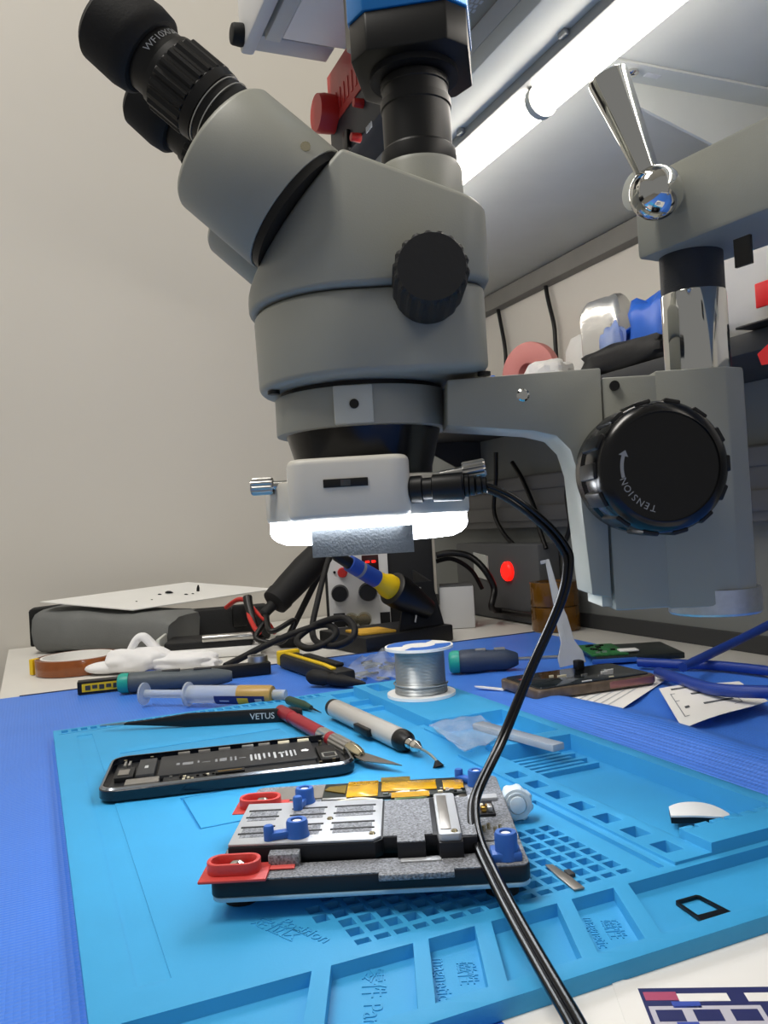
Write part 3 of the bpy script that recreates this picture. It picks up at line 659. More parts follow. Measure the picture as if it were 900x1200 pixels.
for (x0, x1) in ((.0070, .0185), (.0250, .0378), (.0430, .0582)):
    for (y0, y1) in ((.0190, .0300), (.0370, .0490)):
        s = jp(); s.box(x0, x1, y0, y1, .03128, .03140); s.done('chip_slot', 'jig', pt, smooth=0)
        s = jp(); s.box(x0-.001, x1+.001, y0+.0034, y0+.0044, .0313, .0316); s.box(x0-.001, x1+.001, y1-.0008, y1+.0003, .0313, .0316); s.done('slot_edge', 'jigside', pt, smooth=0)
for x, y in ((.0410, .0350), (.0585, .0165), (.0895, .0100)): jp().lathe([(.0014, 0), (.001, .0006)], (x, y, .0313 if x < .07 else .033), (0, 0, 1), 12).done('screw', 'nickel', t)
jp().box(.020, .0315, .0065, .0120, .0241, .0290, .0004).done('stop_block', 'jig', t)
# red clamps
def red_clamp(x0, y0, L, W, zt_):
    c = jp().box(x0-.002, x0+L+.003, y0-.003, y0+W, .0246, zt_-.004, .0005).done('red_clamp', 'redp', t)
    ro = rrect(x0, x0+L, y0, y0+W-.001, W*.42, 6); ri = rrect(x0+.0015, x0+L-.0015, y0+.0015, y0+W-.0025, W*.30, 6); n = len(ro)
    vv = [(x, y, zt_-.004) for x, y in ro]+[(x, y, zt_+.0002) for x, y in ro]+[(x, y, zt_+.0002) for x, y in ri]+[(x, y, zt_-.004) for x, y in ri]
    ff = [(k*n+i, k*n+(i+1) % n, ((k+1) % 4)*n+(i+1) % n, ((k+1) % 4)*n+i) for k in range(4) for i in range(n)]
    jp().raw(vv, ff, .0003).done('clamp_rim', 'redp', c)
    jp().lathe([(.0028, 0), (.0028, .0008), (.0015, .0016)], (x0+L*.55, y0+W*.48, zt_-.0022), (0, 0, 1), 16).done('clamp_screw', 'chrome', c)
    jp().box(x0+L, x0+L+.012, y0+W*.55, y0+W*.85, .0246, zt_-.0045, .0004).done('clamp_finger', 'pinkp', c)
red_clamp(-.0015, -.003, .0195, .0120, .0298)
red_clamp(-.0030, .0680, .0185, .0130, .0292)
# blue posts
def post(x, y, r, z0, h, arm=None):
    c = jp().lathe([(r*1.12, 0), (r, h*.35), (r, h-.001), (r*.9, h), (r*.55, h), (r*.55, h-.0012), (0, h-.0012)], (x, y, z0), (0, 0, 1), 28).done('blue_post', 'bluep', t)
    jp().lathe([(r*.5, 0), (r*.42, .0006)], (x, y, z0+h-.0012), (0, 0, 1), 14).done('post_screw', 'whitep', c)
    if arm:
        dx, dy = arm; M = Matrix.Translation((x, y, 0)) @ Matrix.Rotation(math.atan2(dy, dx), 4, 'Z'); L = math.hypot(dx, dy)
        jp().box(0, L, -.0020, .0020, z0, z0+.0028, .0006, M=M).done('post_arm', 'bluep', c)
        jp().lathe([(.0020, 0), (.0020, .0048), (.0016, .0055)], (x+dx, y+dy, z0), (0, 0, 1), 16).done('post_pin', 'bluep', c)
post(.0298, .0185, .0042, .0314, .0062, (-.0105, -.0030)); post(.0285, .0570, .0040, .0314, .0062, (-.0020, -.0090))
post(.1078, -.0005+.0045, .0042, .0246, .0095, None); jp().box(.1020, .1130, .0000, .0095, .0241, .0275, .0008).done('post_pad', 'bluep', t)
post(.1048, .0900, .0038, .0242, .0070, (-.0075, .0080))
# boards, flex strips and yellow film on the far half
bd = jp().box(.0335, .0990, .0760, .0985, .0241, .0256, .0002).done('logic_board', 'pcbdark', t)
jp().box(.0445, .0590, .0765, .0985, .0257, .0262, .0002).done('yellow_film', 'kapton', bd)
jp().box(.0605, .0860, .0820, .0950, .0257, .0262, .0002).done('yellow_film', 'kapton', bd)
jp().box(.0890, .0985, .0800, .0930, .0257, .0262, .0002).done('yellow_film', 'kapton', bd)
jp().prism([(.034, .088), (.044, .082), (.044, .094), (.036, .093)], .0257, .0261).done('yellow_film_tail', 'kaptondark', bd, smooth=0)
jp().box(.060, .074, .0955, .1025, .0257, .0261).done('dark_film', 'kaptondark', bd)
for i in range(26):
    x = .061+random.random()*.036; y = .0765+random.random()*.005; jp().box(x, x+.0012+random.random()*.0016, y, y+.0011, .0256, .0264).done('chip', random.choice(['ivory', 'pcbdark', 'alloy', 'brass']), bd, smooth=0)
fx = jp().box(.0655, .0820, .0575, .0640, .0308, .0311).done('yellow_tape', 'kapton', t)
jp().box(.0600, .0815, .0650, .0690, .0241, .0262, .0002).done('flex_strip', 'flexgreen', t); jp().box(.0520, .0650, .0655, .0690, .0241, .0265, .0002).done('flex_strip', 'flexblue', t)
P(J).tube([(.0655, .0730, .0268), (.070, .0755, .027), (.075, .0735, .027), (.079, .0755, .027), (.0815, .0735, .0268), (.079, .070, .0268), (.073, .0705, .0268), (.067, .069, .0268)], .0010, 8, 8).done('flex_cable', 'ivory', t, smooth=1)
P(J).tube([(.040, .069, .0262), (.050, .0715, .0264), (.058, .0690, .0264), (.061, .066, .0264)], .0009, 8, 8).done('flex_cable', 'ivory', t, smooth=1)
jp().box(.010, .0340, .0820, .0990, .0241, .0247).done('grey_plate', 'foil', t); jp().box(.034, .045, .0735, .0755, .0241, .0266, .0002).done('steel_edge', 'alloy', t)
cn = jp().box(.0950, .1090, .0480, .0640, .0241, .0252, .0003).done('connector_seat', 'jigside', t)
for i in range(5): jp().box(.0955+.0026*i, .0975+.0026*i, .0495, .0530+.0012*(i % 3), .0252, .0275, .0002).done('connector', ('brass', 'nickel', 'ivory', 'brass', 'alloy')[i], cn)
for i in range(4): jp().box(.0965+.003*i, .0985+.003*i, .0540, .0570, .0252, .0268, .0002).done('connector', ('alloy', 'pcbdark', 'ivory', 'brass')[i], cn)
for i in range(5): jp().lathe([(.0008, 0), (.0007, .0022)], (.100+.0022*i, .030+.002*((i*7) % 3), .0241), (0, 0, 1), 8).done('pin', 'nickel', t)
jp().box(.094, .112, .067, .0725, .0241, .0256, .0004).done('slide_bar', 'jigplate', t); jp().lathe([(.002, 0), (.002, .0008)], (.097, .0695, .0256), (0, 0, 1), 12).done('screw', 'chrome', t)
# ================================================================ open phone
PH = rotz(math.radians(-11.5), (.0995, .4865, PAD+.0003)); L, W, H = .0690, .0338, .0075
t = thing('open_phone', 'opened black phone showing its battery on the blue mat', 'phone', PH @ Vector((0, 0, 0)))
def fp_(): return P(PH)
ro = rrect(-L, L, -W, W, .010, 7); ri = rrect(-L+.0022, L-.0022, -W+.0022, W-.0022, .008, 7); n = len(ro)
ro2 = rrect(-L+.0015, L-.0015, -W+.0015, W-.0015, .009, 7)
vv = [(x, y, 0) for x, y in ro2]+[(x, y, .0018) for x, y in ro]+[(x, y, H-.0012) for x, y in ro]+[(x, y, H) for x, y in ro2]+[(x, y, H) for x, y in ri]+[(x, y, .0030) for x, y in ri]
ff = [(k*n+i, k*n+(i+1) % n, (k+1)*n+(i+1) % n, (k+1)*n+i) for k in range(5) for i in range(n)]+[tuple(range(n)), tuple(range(5*n, 6*n))]
fp_().raw(vv, ff).done('frame', 'phoneframe', t, smooth=.7)
e_ = rrect(-L+.0004, L-.0004, -W+.0004, W-.0004, .0095, 7); e2 = rrect(-L+.0012, L-.0012, -W+.0012, W-.0012, .009, 7)
fp_().raw([(x, y, H-.0008) for x, y in e_]+[(x, y, H+.0002) for x, y in e2]+[(x, y, H+.0002) for x, y in ri]+[(x, y, H-.0009) for x, y in ri], [(k*n+i, k*n+(i+1) % n, ((k+1) % 4)*n+(i+1) % n, ((k+1) % 4)*n+i) for k in range(4) for i in range(n)]).done('bright_edge', 'phoneedge', t)
fp_().box(-L+.004, L-.004, -W+.004, W-.004, .0030, .0038).done('inner_tray', 'phonein', t)
bt = fp_().prism(rrect(-.0395, .0495, -.0155, .0245, .0015), .0038, .0068, 'xy', .0004).done('battery', 'battery', t)
for i, (x, y, w_, h_) in enumerate([(-.030, .002, .002, .004), (-.0265, .001, .006, .005), (-.018, .002, .001, .005), (-.0155, .002, .005, .0008), (-.008, .0, .0012, .006), (-.0055, .0, .004, .006), (.0005, -.001, .0012, .008), (.003, -.001, .0012, .008), (.0055, .002, .004, .0012),
        (.012, -.006, .0012, .013), (.0145, -.004, .0012, .011), (.0165, -.006, .0014, .013), (.0195, -.004, .0012, .011), (.0225, -.002, .001, .009), (.0255, -.006, .0014, .013), (.0285, .003, .0035, .002), (.0295, -.006, .0012, .010), (.0325, -.004, .0012, .011), (.035, -.006, .0012, .013), (.0375, -.005, .0010, .012)]):
    fp_().box(x, x+w_, y, y+h_, .0068, .00685).done('print_mark', 'print' if i > 8 else 'printgrey', bt, smooth=0)
fp_().prism([(.042, .002), (.0455, .001), (.0465, .004), (.0445, .006), (.042, .005)], .0068, .00686).done('print_emblem', 'whitep', bt, smooth=0)
fp_().box(-.0515, -.0415, -.010, .022, .0038, .0072, .0005).done('metal_shield', 'darkgrey', t)
fp_().box(-.0475, -.0455, .002, .007, .0072, .00725).done('shield_print', 'print', t, smooth=0)
fp_().box(-.056, -.038, -.0265, -.0165, .0038, .0072, .0006).done('speaker_box', 'foil', t)
fp_().box(-.063, -.053, -.010, .010, .0038, .0066, .0004).done('camera_bay', 'phonein', t); fp_().box(-.0615, -.0555, -.006, .004, .0066, .0072, .0006).done('camera_module', 'foil', t)
for x in (-.060, -.0575): fp_().box(x, x+.0012, .012, .021, .0040, .0072).done('flex', 'alloy', t, smooth=0)
fp_().box(-.036, .048, -.0275, -.0165, .0038, .0060, .0003).done('main_board', 'phonein', t)
fp_().box(-.008, .008, -.0240, -.0190, .0060, .0072, .0003).done('board_bracket', 'black', t); fp_().box(-.0065, .0065, -.0225, -.0212, .0072, .0074).done('bracket_line', 'brass', t, smooth=0)
for i in range(16): 
    x = -.034+random.random()*.026; y = -.0265+random.random()*.008; fp_().box(x, x+.0015, y, y+.001, .0060, .0068).done('chip', random.choice(['alloy', 'black', 'ivory', 'pcbdark']), t, smooth=0)
fp_().box(.051, .062, -.018, .012, .0038, .0062, .0005).done('taptic_box', 'black', t)
for (x0, x1, y0, y1) in ((.0525, .0610, -.016, -.0150), (.0525, .0535, -.016, -.006), (.0600, .0610, -.016, -.006), (.0525, .0610, -.0068, -.0058)): fp_().box(x0, x1, y0, y1, .0062, .0068).done('silver_line', 'alloy', t, smooth=0)
for x in (-.030, -.018, -.006, .008, .018, .030, .042): fp_().box(x, x+.007, .0275, .0295, .0038, .0072, .0003).done('side_clip', random.choice(['alloy', 'foil', 'ivory']), t)
for x, y in ((-.06, .024), (-.045, .026), (.055, .02), (.058, -.022), (.05, -.025)): fp_().lathe([(.0010, .0), (.0010, .0034)], (x, y, .0038), (0, 0, 1), 10).done('screw', 'nickel', t)

# ================================================================ tools on the mat
def G(x, y, z): return pz(x, y, z)
# tweezers
a = G(124, 856, .0106); b = G(345, 844, .0106); M = dirframe(a, b-a); LT = (b-a).length+.006
t = thing('tweezers', 'black anti-static tweezers with white lettering along the mat edge', 'tweezers', a)
for s, yy in ((1, .0006), (-1, -.0020)):
    P(M).prism([(.014, .0035), (.034, .0020), (.060, -.0002), (LT-.004, -.0002), (LT, .002), (LT, .0075), (LT-.004, .0090), (.060, .0090), (.034, .0062), (.014, .0048)], yy, yy+.0014, 'xz', .0003).done('arm', 'black', t)
    P(M).prism([(-.004, .0040), (.015, .0034), (.015, .0049)], yy+.0002, yy+.0011, 'xz').done('tip', 'steel', t, smooth=0)
P(M).box(LT-.006, LT, -.0019, .0019, .002, .0075, .0004).done('heel', 'black', t)
MT = M @ Matrix.Translation((LT*.80, -.0021, .0045)) @ Matrix.Rotation(math.pi/2, 4, 'X')
P(MT).text('VETUS', .0062, Matrix.Identity(4), .0001).text('ESD', .0036, Matrix.Translation((.0195, 0, 0)), .0001).done('lettering', 'print', t, smooth=0)
# red craft knife
a = G(330, 834, .0165); b = G(424, 886, .0150); M = dirframe(a, b-a)
t = thing('craft_knife', 'red handled craft knife with brass collar and pointed blade', 'knife', (a.x, a.y, PAD)); LK = (b-a).length
P(M).lathe([(.0035, -.004), (.0046, -.002), (.0046, LK*.16)], (0, 0, 0), (1, 0, 0), 20).done('end_cap', 'redmetal', t)
P(M).lathe([(.0044, LK*.16), (.0040, LK*.165), (.0040, LK*.22), (.0046, LK*.225), (.0046, LK*.55)], (0, 0, 0), (1, 0, 0), 24).done('handle', 'redmetal', t)
P(M).lathe([(.0043, LK*.55), (.0047, LK*.56), (.0047, LK*.66)], (0, 0, 0), (1, 0, 0), 40, ridge=(1, 2, .0006)).done('knurl', 'alloy', t)
P(M).lathe([(.0046, LK*.66), (.0046, LK*.70)], (0, 0, 0), (1, 0, 0), 24).done('red_band', 'redmetal', t)
P(M).lathe([(.0045, LK*.70), (.0050, LK*.71), (.0050, LK*.88)], (0, 0, 0), (1, 0, 0), 48, ridge=(1, 2, .0005)).done('grip', 'foil', t, smooth=.3)
P(M).lathe([(.0046, LK*.88), (.0048, LK*.92), (.0040, LK*.97), (.0024, LK), (.0012, LK), (.0010, LK-.004)], (0, 0, 0), (1, 0, 0), 28).done('collar', 'nickel', t)
P(M).prism([(LK*.93, -.0030), (LK+.004, -.0040), (LK+.010, -.0035), (LK+.030, .0105), (LK+.004, .0060), (LK*.93, .0030)], -.0003, .0003, 'xy').done('blade', 'bladesteel', t, smooth=0)
# vacuum pen
a = G(392, 830, .0180); b = G(473, 868, .0165); M = dirframe(a, b-a); LV = (b-a).length
t = thing('vacuum_pen', 'silver vacuum pickup pen with black ends on the mat', 'vacuum pen', (a.x, a.y, PAD))
P(M).lathe([(.0050, -.004), (.0062, -.003), (.0064, .002)], (0, 0, 0), (1, 0, 0), 28).done('end_cap', 'black', t)
P(M).lathe([(.0064, .002), (.0066, .003), (.0066, LV-.004), (.0064, LV-.003)], (0, 0, 0), (1, 0, 0), 36).done('body', 'penwhite', t)
P(M).lathe([(.0066, LV-.004), (.0068, LV-.002), (.0064, LV+.003), (.0040, LV+.007)], (0, 0, 0), (1, 0, 0), 32).done('nose', 'black', t)
P(M).lathe([(.0038, LV+.003), (.0030, LV+.012), (.0036, LV+.013), (.0036, LV+.016), (.0022, LV+.019), (.0009, LV+.022)], (0, 0, 0), (1, 0, 0), 24).done('nozzle_holder', 'chrome', t)
P(M).tube([(LV+.020, 0, 0), (LV+.032, 0, -.0008), (LV+.040, 0, -.0032)], .0008, 8).done('needle', 'steel', t, smooth=1)
P(M).lathe([(.0010, 0), (.0030, .003), (.0034, .0036)], (LV+.039, 0, -.0026), (.5, 0, -.9), 18).done('suction_cup', 'rubber', t)
P(M).box(LV*.50, LV*.70, -.0095, -.0055, -.0035, .0015, .0008).done('clip', 'black', t)
# probe with green grip
a = G(337, 820, .0150); b = G(372, 832, .0125); M = dirframe(a, b-a); l_ = (b-a).length
t = thing('probe_needle', 'short dark green probe pointing at the vacuum pen', 'probe', (a.x, a.y, PAD))
P(M).lathe([(.0024, 0), (.0034, .002), (.0034, l_*.55), (.0018, l_*.8)], (0, 0, 0), (1, 0, 0), 16).done('grip', 'greendark', t); P(M).cyl((l_*.75, 0, 0), (l_*1.12, 0, -.001), .0011, .0003, 8).done('tip', 'rubber', t)
# solder reel on the mat's far corner
c = G(494, 812, RIM+.0015); c.z = RIM
t = thing('solder_reel', 'reel of shiny solder wire with blue and white label', 'solder reel', c)
def sc(): return P(Matrix.Translation(c))
rr_ = .0262
sc().lathe([(rr_, .0002), (rr_, .0024), (.010, .0026)], (0, 0, 0), (0, 0, 1), 48).done('bottom_flange', 'whitep', t)
prof = [(.0195, .0026)]
for i in range(40): z = .003+i*.00082; b_ = .0189+(.0010 if i < 7 else 0)+.0001*math.sin(i*2.1); prof += [(b_+.0002, z), (b_-.0001, z+.0004)]
prof.append((.0190, .036)); sc().lathe(prof, (0, 0, 0), (0, 0, 1), 48).done('solder_wire', 'solder', t, smooth=.9)
sc().lathe([(.010, .0360), (rr_, .0360), (rr_, .0380)], (0, 0, 0), (0, 0, 1), 48).done('top_flange', 'whitep', t)
def arcseg(r0, r1, a0, a1, n=16): return [(r1*math.cos(math.radians(a0+(a1-a0)*i/n)), r1*math.sin(math.radians(a0+(a1-a0)*i/n))) for i in range(n+1)]+[(r0*math.cos(math.radians(a1-(a1-a0)*i/n)), r0*math.sin(math.radians(a1-(a1-a0)*i/n))) for i in range(n+1)]
for a0 in (40, 220): sc().prism(arcseg(.0125, .0245, a0, a0+125), .0380, .0383).done('label_arc', 'labelblue', t, smooth=0)
sc().tube([(.0205*math.cos(g*.5), .0205*math.sin(g*.5), .008+.002*math.sin(g*.23)) for g in range(13)], .0007, 6, 3).done('loose_turn', 'solder', t, smooth=1)
# zip bag and clear stick in the tray
zc = G(548, 868, .0175)
def zipf(u, v):
    p = G(503, 857, .012)*(1-u)*(1-v)+G(563, 846, .012)*u*(1-v)+G(545, 890, .012)*(1-u)*v+G(598, 872, .012)*u*v
    return (p.x, p.y, RIM+.0012+.0016*abs(math.sin(7*u+3*v))*math.sin(math.pi*min(1, max(0, u)))+.0008*math.sin(11*v+4*u)**2)
t = P().sheet(zipf, 24, 18, .0006).done('zip_bag', 'bag', label='crinkled clear zip bag at the vacuum pen tip', cat='bag', smooth=1)
a = G(560, 851, RIM+.002); b = G(655, 877, RIM+.002); M = dirframe((a.x, a.y, RIM+.0005), Vector((b.x-a.x, b.y-a.y, 0)))
P(M).box(0, (b-a).length, -.0045, .0045, 0, .0042, .0008).done('clear_stick', 'clearblade', label='clear flat plastic strip lying across the tray', cat='plastic strip')
# white ribbed cap
c = G(604, 940, PAD+.008); M = dirframe((c.x, c.y, PAD+.0078), (-.35, -.9, .12))
t = thing('plastic_stopper', 'small translucent white ribbed cap beside the jig', 'cap', (c.x, c.y, PAD))
P(M).lathe([(.0072, -.005), (.0078, -.004), (.0078, .003), (.0066, .0045), (.0040, .0046), (.0036, .0065), (.0015, .007)], (0, 0, 0), (1, 0, 0), 32, ridge=(0, 2, .0007)).done('shell', 'capwhite', t); P(M).ring((.0044, 0, 0), (1, 0, 0), .0052, .0042, .0012, 24).done('rim', 'capwhite', t)
# metal shim on the pockets
a = G(643, 1012, PAD+.001); b = G(679, 1041, PAD+.001); M = dirframe((a.x, a.y, PAD+.0003), Vector((b.x-a.x, b.y-a.y, 0))); l_ = (b-a).length
t = thing('metal_shim', 'small scratched metal plate lying on the mat pockets', 'metal piece', (a.x, a.y, PAD))
P(M).prism([(0, -.0016), (l_*.5, -.0022), (l_, -.0022), (l_, .0022), (l_*.6, .0022), (.001, .0012)], 0, .0007, 'xy', .0002).done('plate', 'foil', t); P(M).box(l_*.35, l_*.55, .002, .0045, 0, .0012, .0002).done('tab', 'darkgrey', t)
# white curved shell in the tray
a = G(786, 962, FLO+.003); b = G(856, 964, FLO+.003)
def shellf(u, v):
    M_ = Vector((b.x-a.x, b.y-a.y, 0)); n_ = Vector((-M_.y, M_.x, 0)).normalized()
    w_ = .0085*(1-.5*(abs(2*u-.85))**3)
    p = Vector((a.x, a.y, 0))+M_*u+n_*(v-.3)*w_*1.8
    return (p.x, p.y, FLO+.0048+.0024*math.sin(math.pi*min(1, .15+u*.80))*(.65+.35*v)+.001)
t = thing('curved_shell', 'white glossy curved shell with black edge in the tray', 'phone part', (a.x, a.y, FLO))
P().sheet(shellf, 20, 10, .0008).done('shell', 'whitep', t, smooth=1)
P().sheet(lambda u, v: Vector(shellf(u, v*.98))-Vector((0, 0, .0009)), 20, 10, .0026).done('edge', 'black', t, smooth=1)
# sim tray
c = G(828, 1069, FLO+.001); M = rotz(math.radians(57-90), (c.x, c.y, FLO+.0003))
t = thing('sim_tray', 'black phone card tray lying in the front compartment', 'card tray', (c.x, c.y, FLO))
X1 = G(790, 1060, FLO); X2 = G(818, 1052, FLO); X3 = G(866, 1077, FLO); X4 = G(828, 1087, FLO)
def bl(u, v): p = X1*(1-u)*(1-v)+X2*u*(1-v)+X4*(1-u)*v+X3*u*v; return (p.x, p.y)
fr_o = [bl(.0, .06), bl(.08, 0), bl(.92, 0), bl(1, .06), bl(1, 1), bl(0, 1)]; fr_i = [bl(.10, .10), bl(.14, .06), bl(.86, .06), bl(.90, .10), bl(.90, .66), bl(.10, .66)]
z0 = FLO+.0003; z1 = z0+.0010
P().raw([(x, y, z0) for x, y in fr_o]+[(x, y, z1) for x, y in fr_o]+[(x, y, z1) for x, y in fr_i]+[(x, y, z0) for x, y in fr_i], [(k*6+i, k*6+(i+1) % 6, ((k+1) % 4)*6+(i+1) % 6, ((k+1) % 4)*6+i) for k in range(4) for i in range(6)]).done('frame', 'black', t, smooth=0)
P().prism([bl(-.16, .97), bl(1.18, .97), bl(1.18, 1.05), bl(-.16, 1.05)], z0, z1+.0010).done('face_plate', 'black', t, smooth=0)
# ================================================================ soldering corner
SH = .0042      # top of the blue sheet
ST = rotz(-YAW+.02, G(388, 748, 0))           # front left foot of the station
t = thing('soldering_station', 'black soldering station with white front panel and red display', 'soldering station', ST @ Vector((.07, .05, 0)))
def sp(): return P(ST)
sp().box(-.004, .140, .004, .13, .0005, .142, .003).done('case', 'blacksoft', t)
pn = sp().box(.0, .080, .0, .004, .004, .136, .001).done('front_panel', 'panelwhite', t)
sp().box(.046, .068, -.001, .001, .084, .106, .0005).done('display', 'redlcd', t)
ds = [o for o in t.children if o.name.startswith('display')][0]
for x in (.051, .059): sp().box(x, x+.005, -.0014, -.0009, .0960, .0985).done('lit_segment', 'redled', ds, smooth=0)
def sk(x, z, r, h, m, name): return sp().lathe([(r*1.05, 0), (r, h*.3), (r*.92, h)], (x, 0, z), (0, -1, 0), 24).done(name, m, t)
sk(.020, .085, .0065, .005, 'redknob', 'button'); sk(.0035+.006, .086, .0018, .002, 'black', 'indicator'); sk(.030, .087, .0022, .002, 'handblue', 'indicator')
sk(.015, .058, .011, .012, 'black', 'knob'); sk(.052, .058, .012, .012, 'black', 'knob')
for x in (.028, .045): sk(x, .022, .0095, .010, 'nickel', 'socket')
sk(.024, .023, .006, .016, 'black', 'socket_plug'); sp().box(.005, .020, -.002, .0, .014, .032).done('switch', 'black', t); sp().box(.066, .079, -.002, .0, .012, .030).done('switch', 'black', t)
# iron stand
B0 = G(372, 757, 0); B1 = G(430, 769, 0); B2 = G(532, 751, 0)
t = thing('iron_stand', 'black soldering iron stand with a yellow sponge', 'iron stand', (B1.x, B1.y, 0))
B3 = B0+(B2-B1)*1.0
B3 = B2+(B0-B1)*.72; B0 = B1+(B0-B1)*.95
base_poly = [(B1.x, B1.y), (B2.x, B2.y), (B3.x, B3.y), (B0.x, B0.y)]
bz_ = .020
P().prism(base_poly, .0005, bz_, 'xy', .002).done('base', 'blacksoft', t)
ex = (B2-B1); ey = (B3-B2)
def st(u, v, z): q = B1+ex*u+ey*v; return Vector((q.x, q.y, z))
P().prism([(q.x, q.y) for q in (st(.05, .25, 0), st(.38, .10, 0), st(.40, .60, 0), st(.08, .75, 0))], bz_, bz_+.003, 'xy', .0008).done('sponge', 'sponge', t)
def quad(pts, th, name, m):
    c = P(); nrm = (pts[1]-pts[0]).cross(pts[2]-pts[0]).normalized()*th
    c.raw([*pts, *[p+nrm for p in pts]], [(0, 1, 2, 3), (7, 6, 5, 4), (0, 4, 5, 1), (1, 5, 6, 2), (2, 6, 7, 3), (3, 7, 4, 0)]); return c.done(name, m, t, smooth=0)
quad([st(.42, .15, bz_), st(.93, .12, bz_), st(.90, .30, .072), st(.60, .30, .072)], .003, 'holder_plate', 'blacksoft')
quad([st(.93, .12, bz_), st(.96, .8, bz_), st(.93, .8, .085), st(.90, .30, .072)], .003, 'side_plate', 'blacksoft')
P().tube([st(.60, .10, .028), st(.70, .14, .068)], .0014, 8, 1).done('wire_edge', 'alloy', t, smooth=1)
ih = PW(464, 692, .98); it = PW(411, 661, .94); dd = (it-ih)
P().lathe([(.012, -.055), (.020, -.01), (.020, .006), (.016, .008)], ih, dd, 24).done('holder_cup', 'black', t)
# iron in the stand
t = thing('soldering_iron', 'blue soldering iron with yellow collar resting in the stand', 'soldering iron', ih)
P().lathe([(.013, .002), (.0145, .008), (.0140, .016), (.0105, .024), (.0098, .034)], ih, dd, 24).done('collar', 'yellow', t)
P().lathe([(.0100, .032), (.0098, .050), (.0094, .075)], ih, dd, 24).done('handle', 'handblue', t); P().lathe([(.0097, .044), (.0097, .060)], ih, dd, 24).done('label_band', 'printgrey', t)
P().lathe([(.007, .074), (.006, .095), (.003, .10)], ih, dd, 16).done('cable_boot', 'black', t)
# hot air handle at the station's left
a = PW(376, 648, 1.05); b = PW(322, 706, 1.0); M = dirframe(a, b-a); l_ = (b-a).length
t = thing('hot_air_gun', 'black hot air handle leaning against the soldering station', 'hot air gun', (b.x, b.y, 0))
P(M).lathe([(.010, -.05), (.012, -.02), (.017, .0), (.0185, .03), (.0175, l_*.7), (.0165, l_*.86), (.0175, l_*.88), (.0165, l_), (.009, l_+.004)], (0, 0, 0), (1, 0, 0), 28).done('handle', 'rubber', t)
P(M).lathe([(.007, l_), (.006, l_+.02), (.004, l_+.022)], (0, 0, 0), (1, 0, 0), 14).done('cable_boot', 'rubber', t)
hz = PW(312, 722, .985)
P().tube([b+(b-a).normalized()*.018, hz, PW(318, 740, .95), PW(345, 727, .97), PW(330, 752, .96), PW(300, 748, .97), PW(312, 728, .99), PW(300, 745, 1.0)], .0032, 8).done('cord', 'black', t, smooth=1)
P().prism([(B0.x-.045, B0.y+.02), (B0.x-.020, B0.y+.01), (B0.x-.015, B0.y+.05), (B0.x-.04, B0.y+.06)], .0005, .012, 'xy', .003).done('cradle_foot', 'rubber', t)
P().tube([(B0.x-.03, B0.y+.035, .01), a+Vector((0, 0, -.02))], .004, 8, 1).done('cradle_stem', 'rubber', t)
# coiled cable of the iron
ck = [(385, 655, 1.0), (378, 680, .97), (372, 705, .95), (366, 735, .93), (371, 752, .9), (392, 757, .86), (412, 748, .85), (415, 735, .86), (402, 724, .88), (375, 730, .9), (355, 742, .9), (348, 752, .89), (362, 760, .87), (385, 752, .87), (394, 740, .88), (380, 732, .9), (345, 742, .9), (310, 757, .9), (285, 770, .89), (264, 788, .87)]
ckp = [PW(*c) for c in ck]
for q in ckp: q.z = max(q.z, .0095)
t = cord('coiled_cable', ckp, .0036, 'rubber', 'thick black cable coiled in front of the soldering station')
# white box, black lead
wb = rotz(-YAW-.05, G(517, 738, 0)); t = thing('white_box', 'plain white box standing right of the soldering station', 'box', wb @ Vector((.02, .03, 0)))
P(wb).box(0, .046, .0, .05, .0005, .056, .001).done('carton', 'whitebox', t); P(wb).box(.0015, .0445, .0015, .0485, .056, .0575).done('lid', 'greybox', t)
t = cord('mains_lead', [PW(*c) for c in ((511, 651, 1.14), (528, 648, 1.14), (550, 652, 1.14), (568, 668, 1.13), (579, 690, 1.13), (576, 712, 1.12))]+[pX(x, y, .600) for x, y in ((588, 716), (630, 722))]+[(.6065, .95, .02)], .0045, 'black', 'black mains lead arching from station to wall strip')
cord('thin_lead', [PW(*c) for c in ((511, 658, 1.15), (530, 655, 1.15), (552, 668, 1.16), (565, 690, 1.165))], .003, 'rubber', 'second black lead under the mains lead')
# amber roll and clear spudger
c = G(652, 738, 0)
t = thing('amber_tape_roll', 'stacked amber tape rolls in the shade by the wall', 'tape', (c.x, c.y, 0))
for i in range(2): P().ring((c.x, c.y, .0005+i*.031), (0, 0, 1), .030, .022, .030, 36, bev=.001).done('roll', 'amberbottle', t)
a = G(672, 779, SH+.012); l1 = PW(640, 656, a.dot(FW0)+.02); M = dirframe(a, l1-a, FW0*-1)
t = thing('clear_spudger', 'clear plastic spudger standing on the broken phone', 'spudger', a); l_ = (l1-a).length
P(M).prism([(0, -.011), (.010, -.0105), (.020, -.006), (l_*.45, -.0052), (l_*.5, -.0042), (l_, -.0026), (l_, .0010), (l_*.5, .0042), (l_*.4, .0052), (.020, .006), (.008, .012), (0, .012)], -.0012, .0012, 'xy', .0004).done('blade', 'clearblade', t)
P(M).box(l_-.003, l_, .001, .0055, -.0012, .0012, .0003).done('hook', 'clearblade', t); P(M).box(l_*.2, l_*.42, -.0006, .0006, .0012, .0018).done('rib', 'clearblade', t, smooth=0)
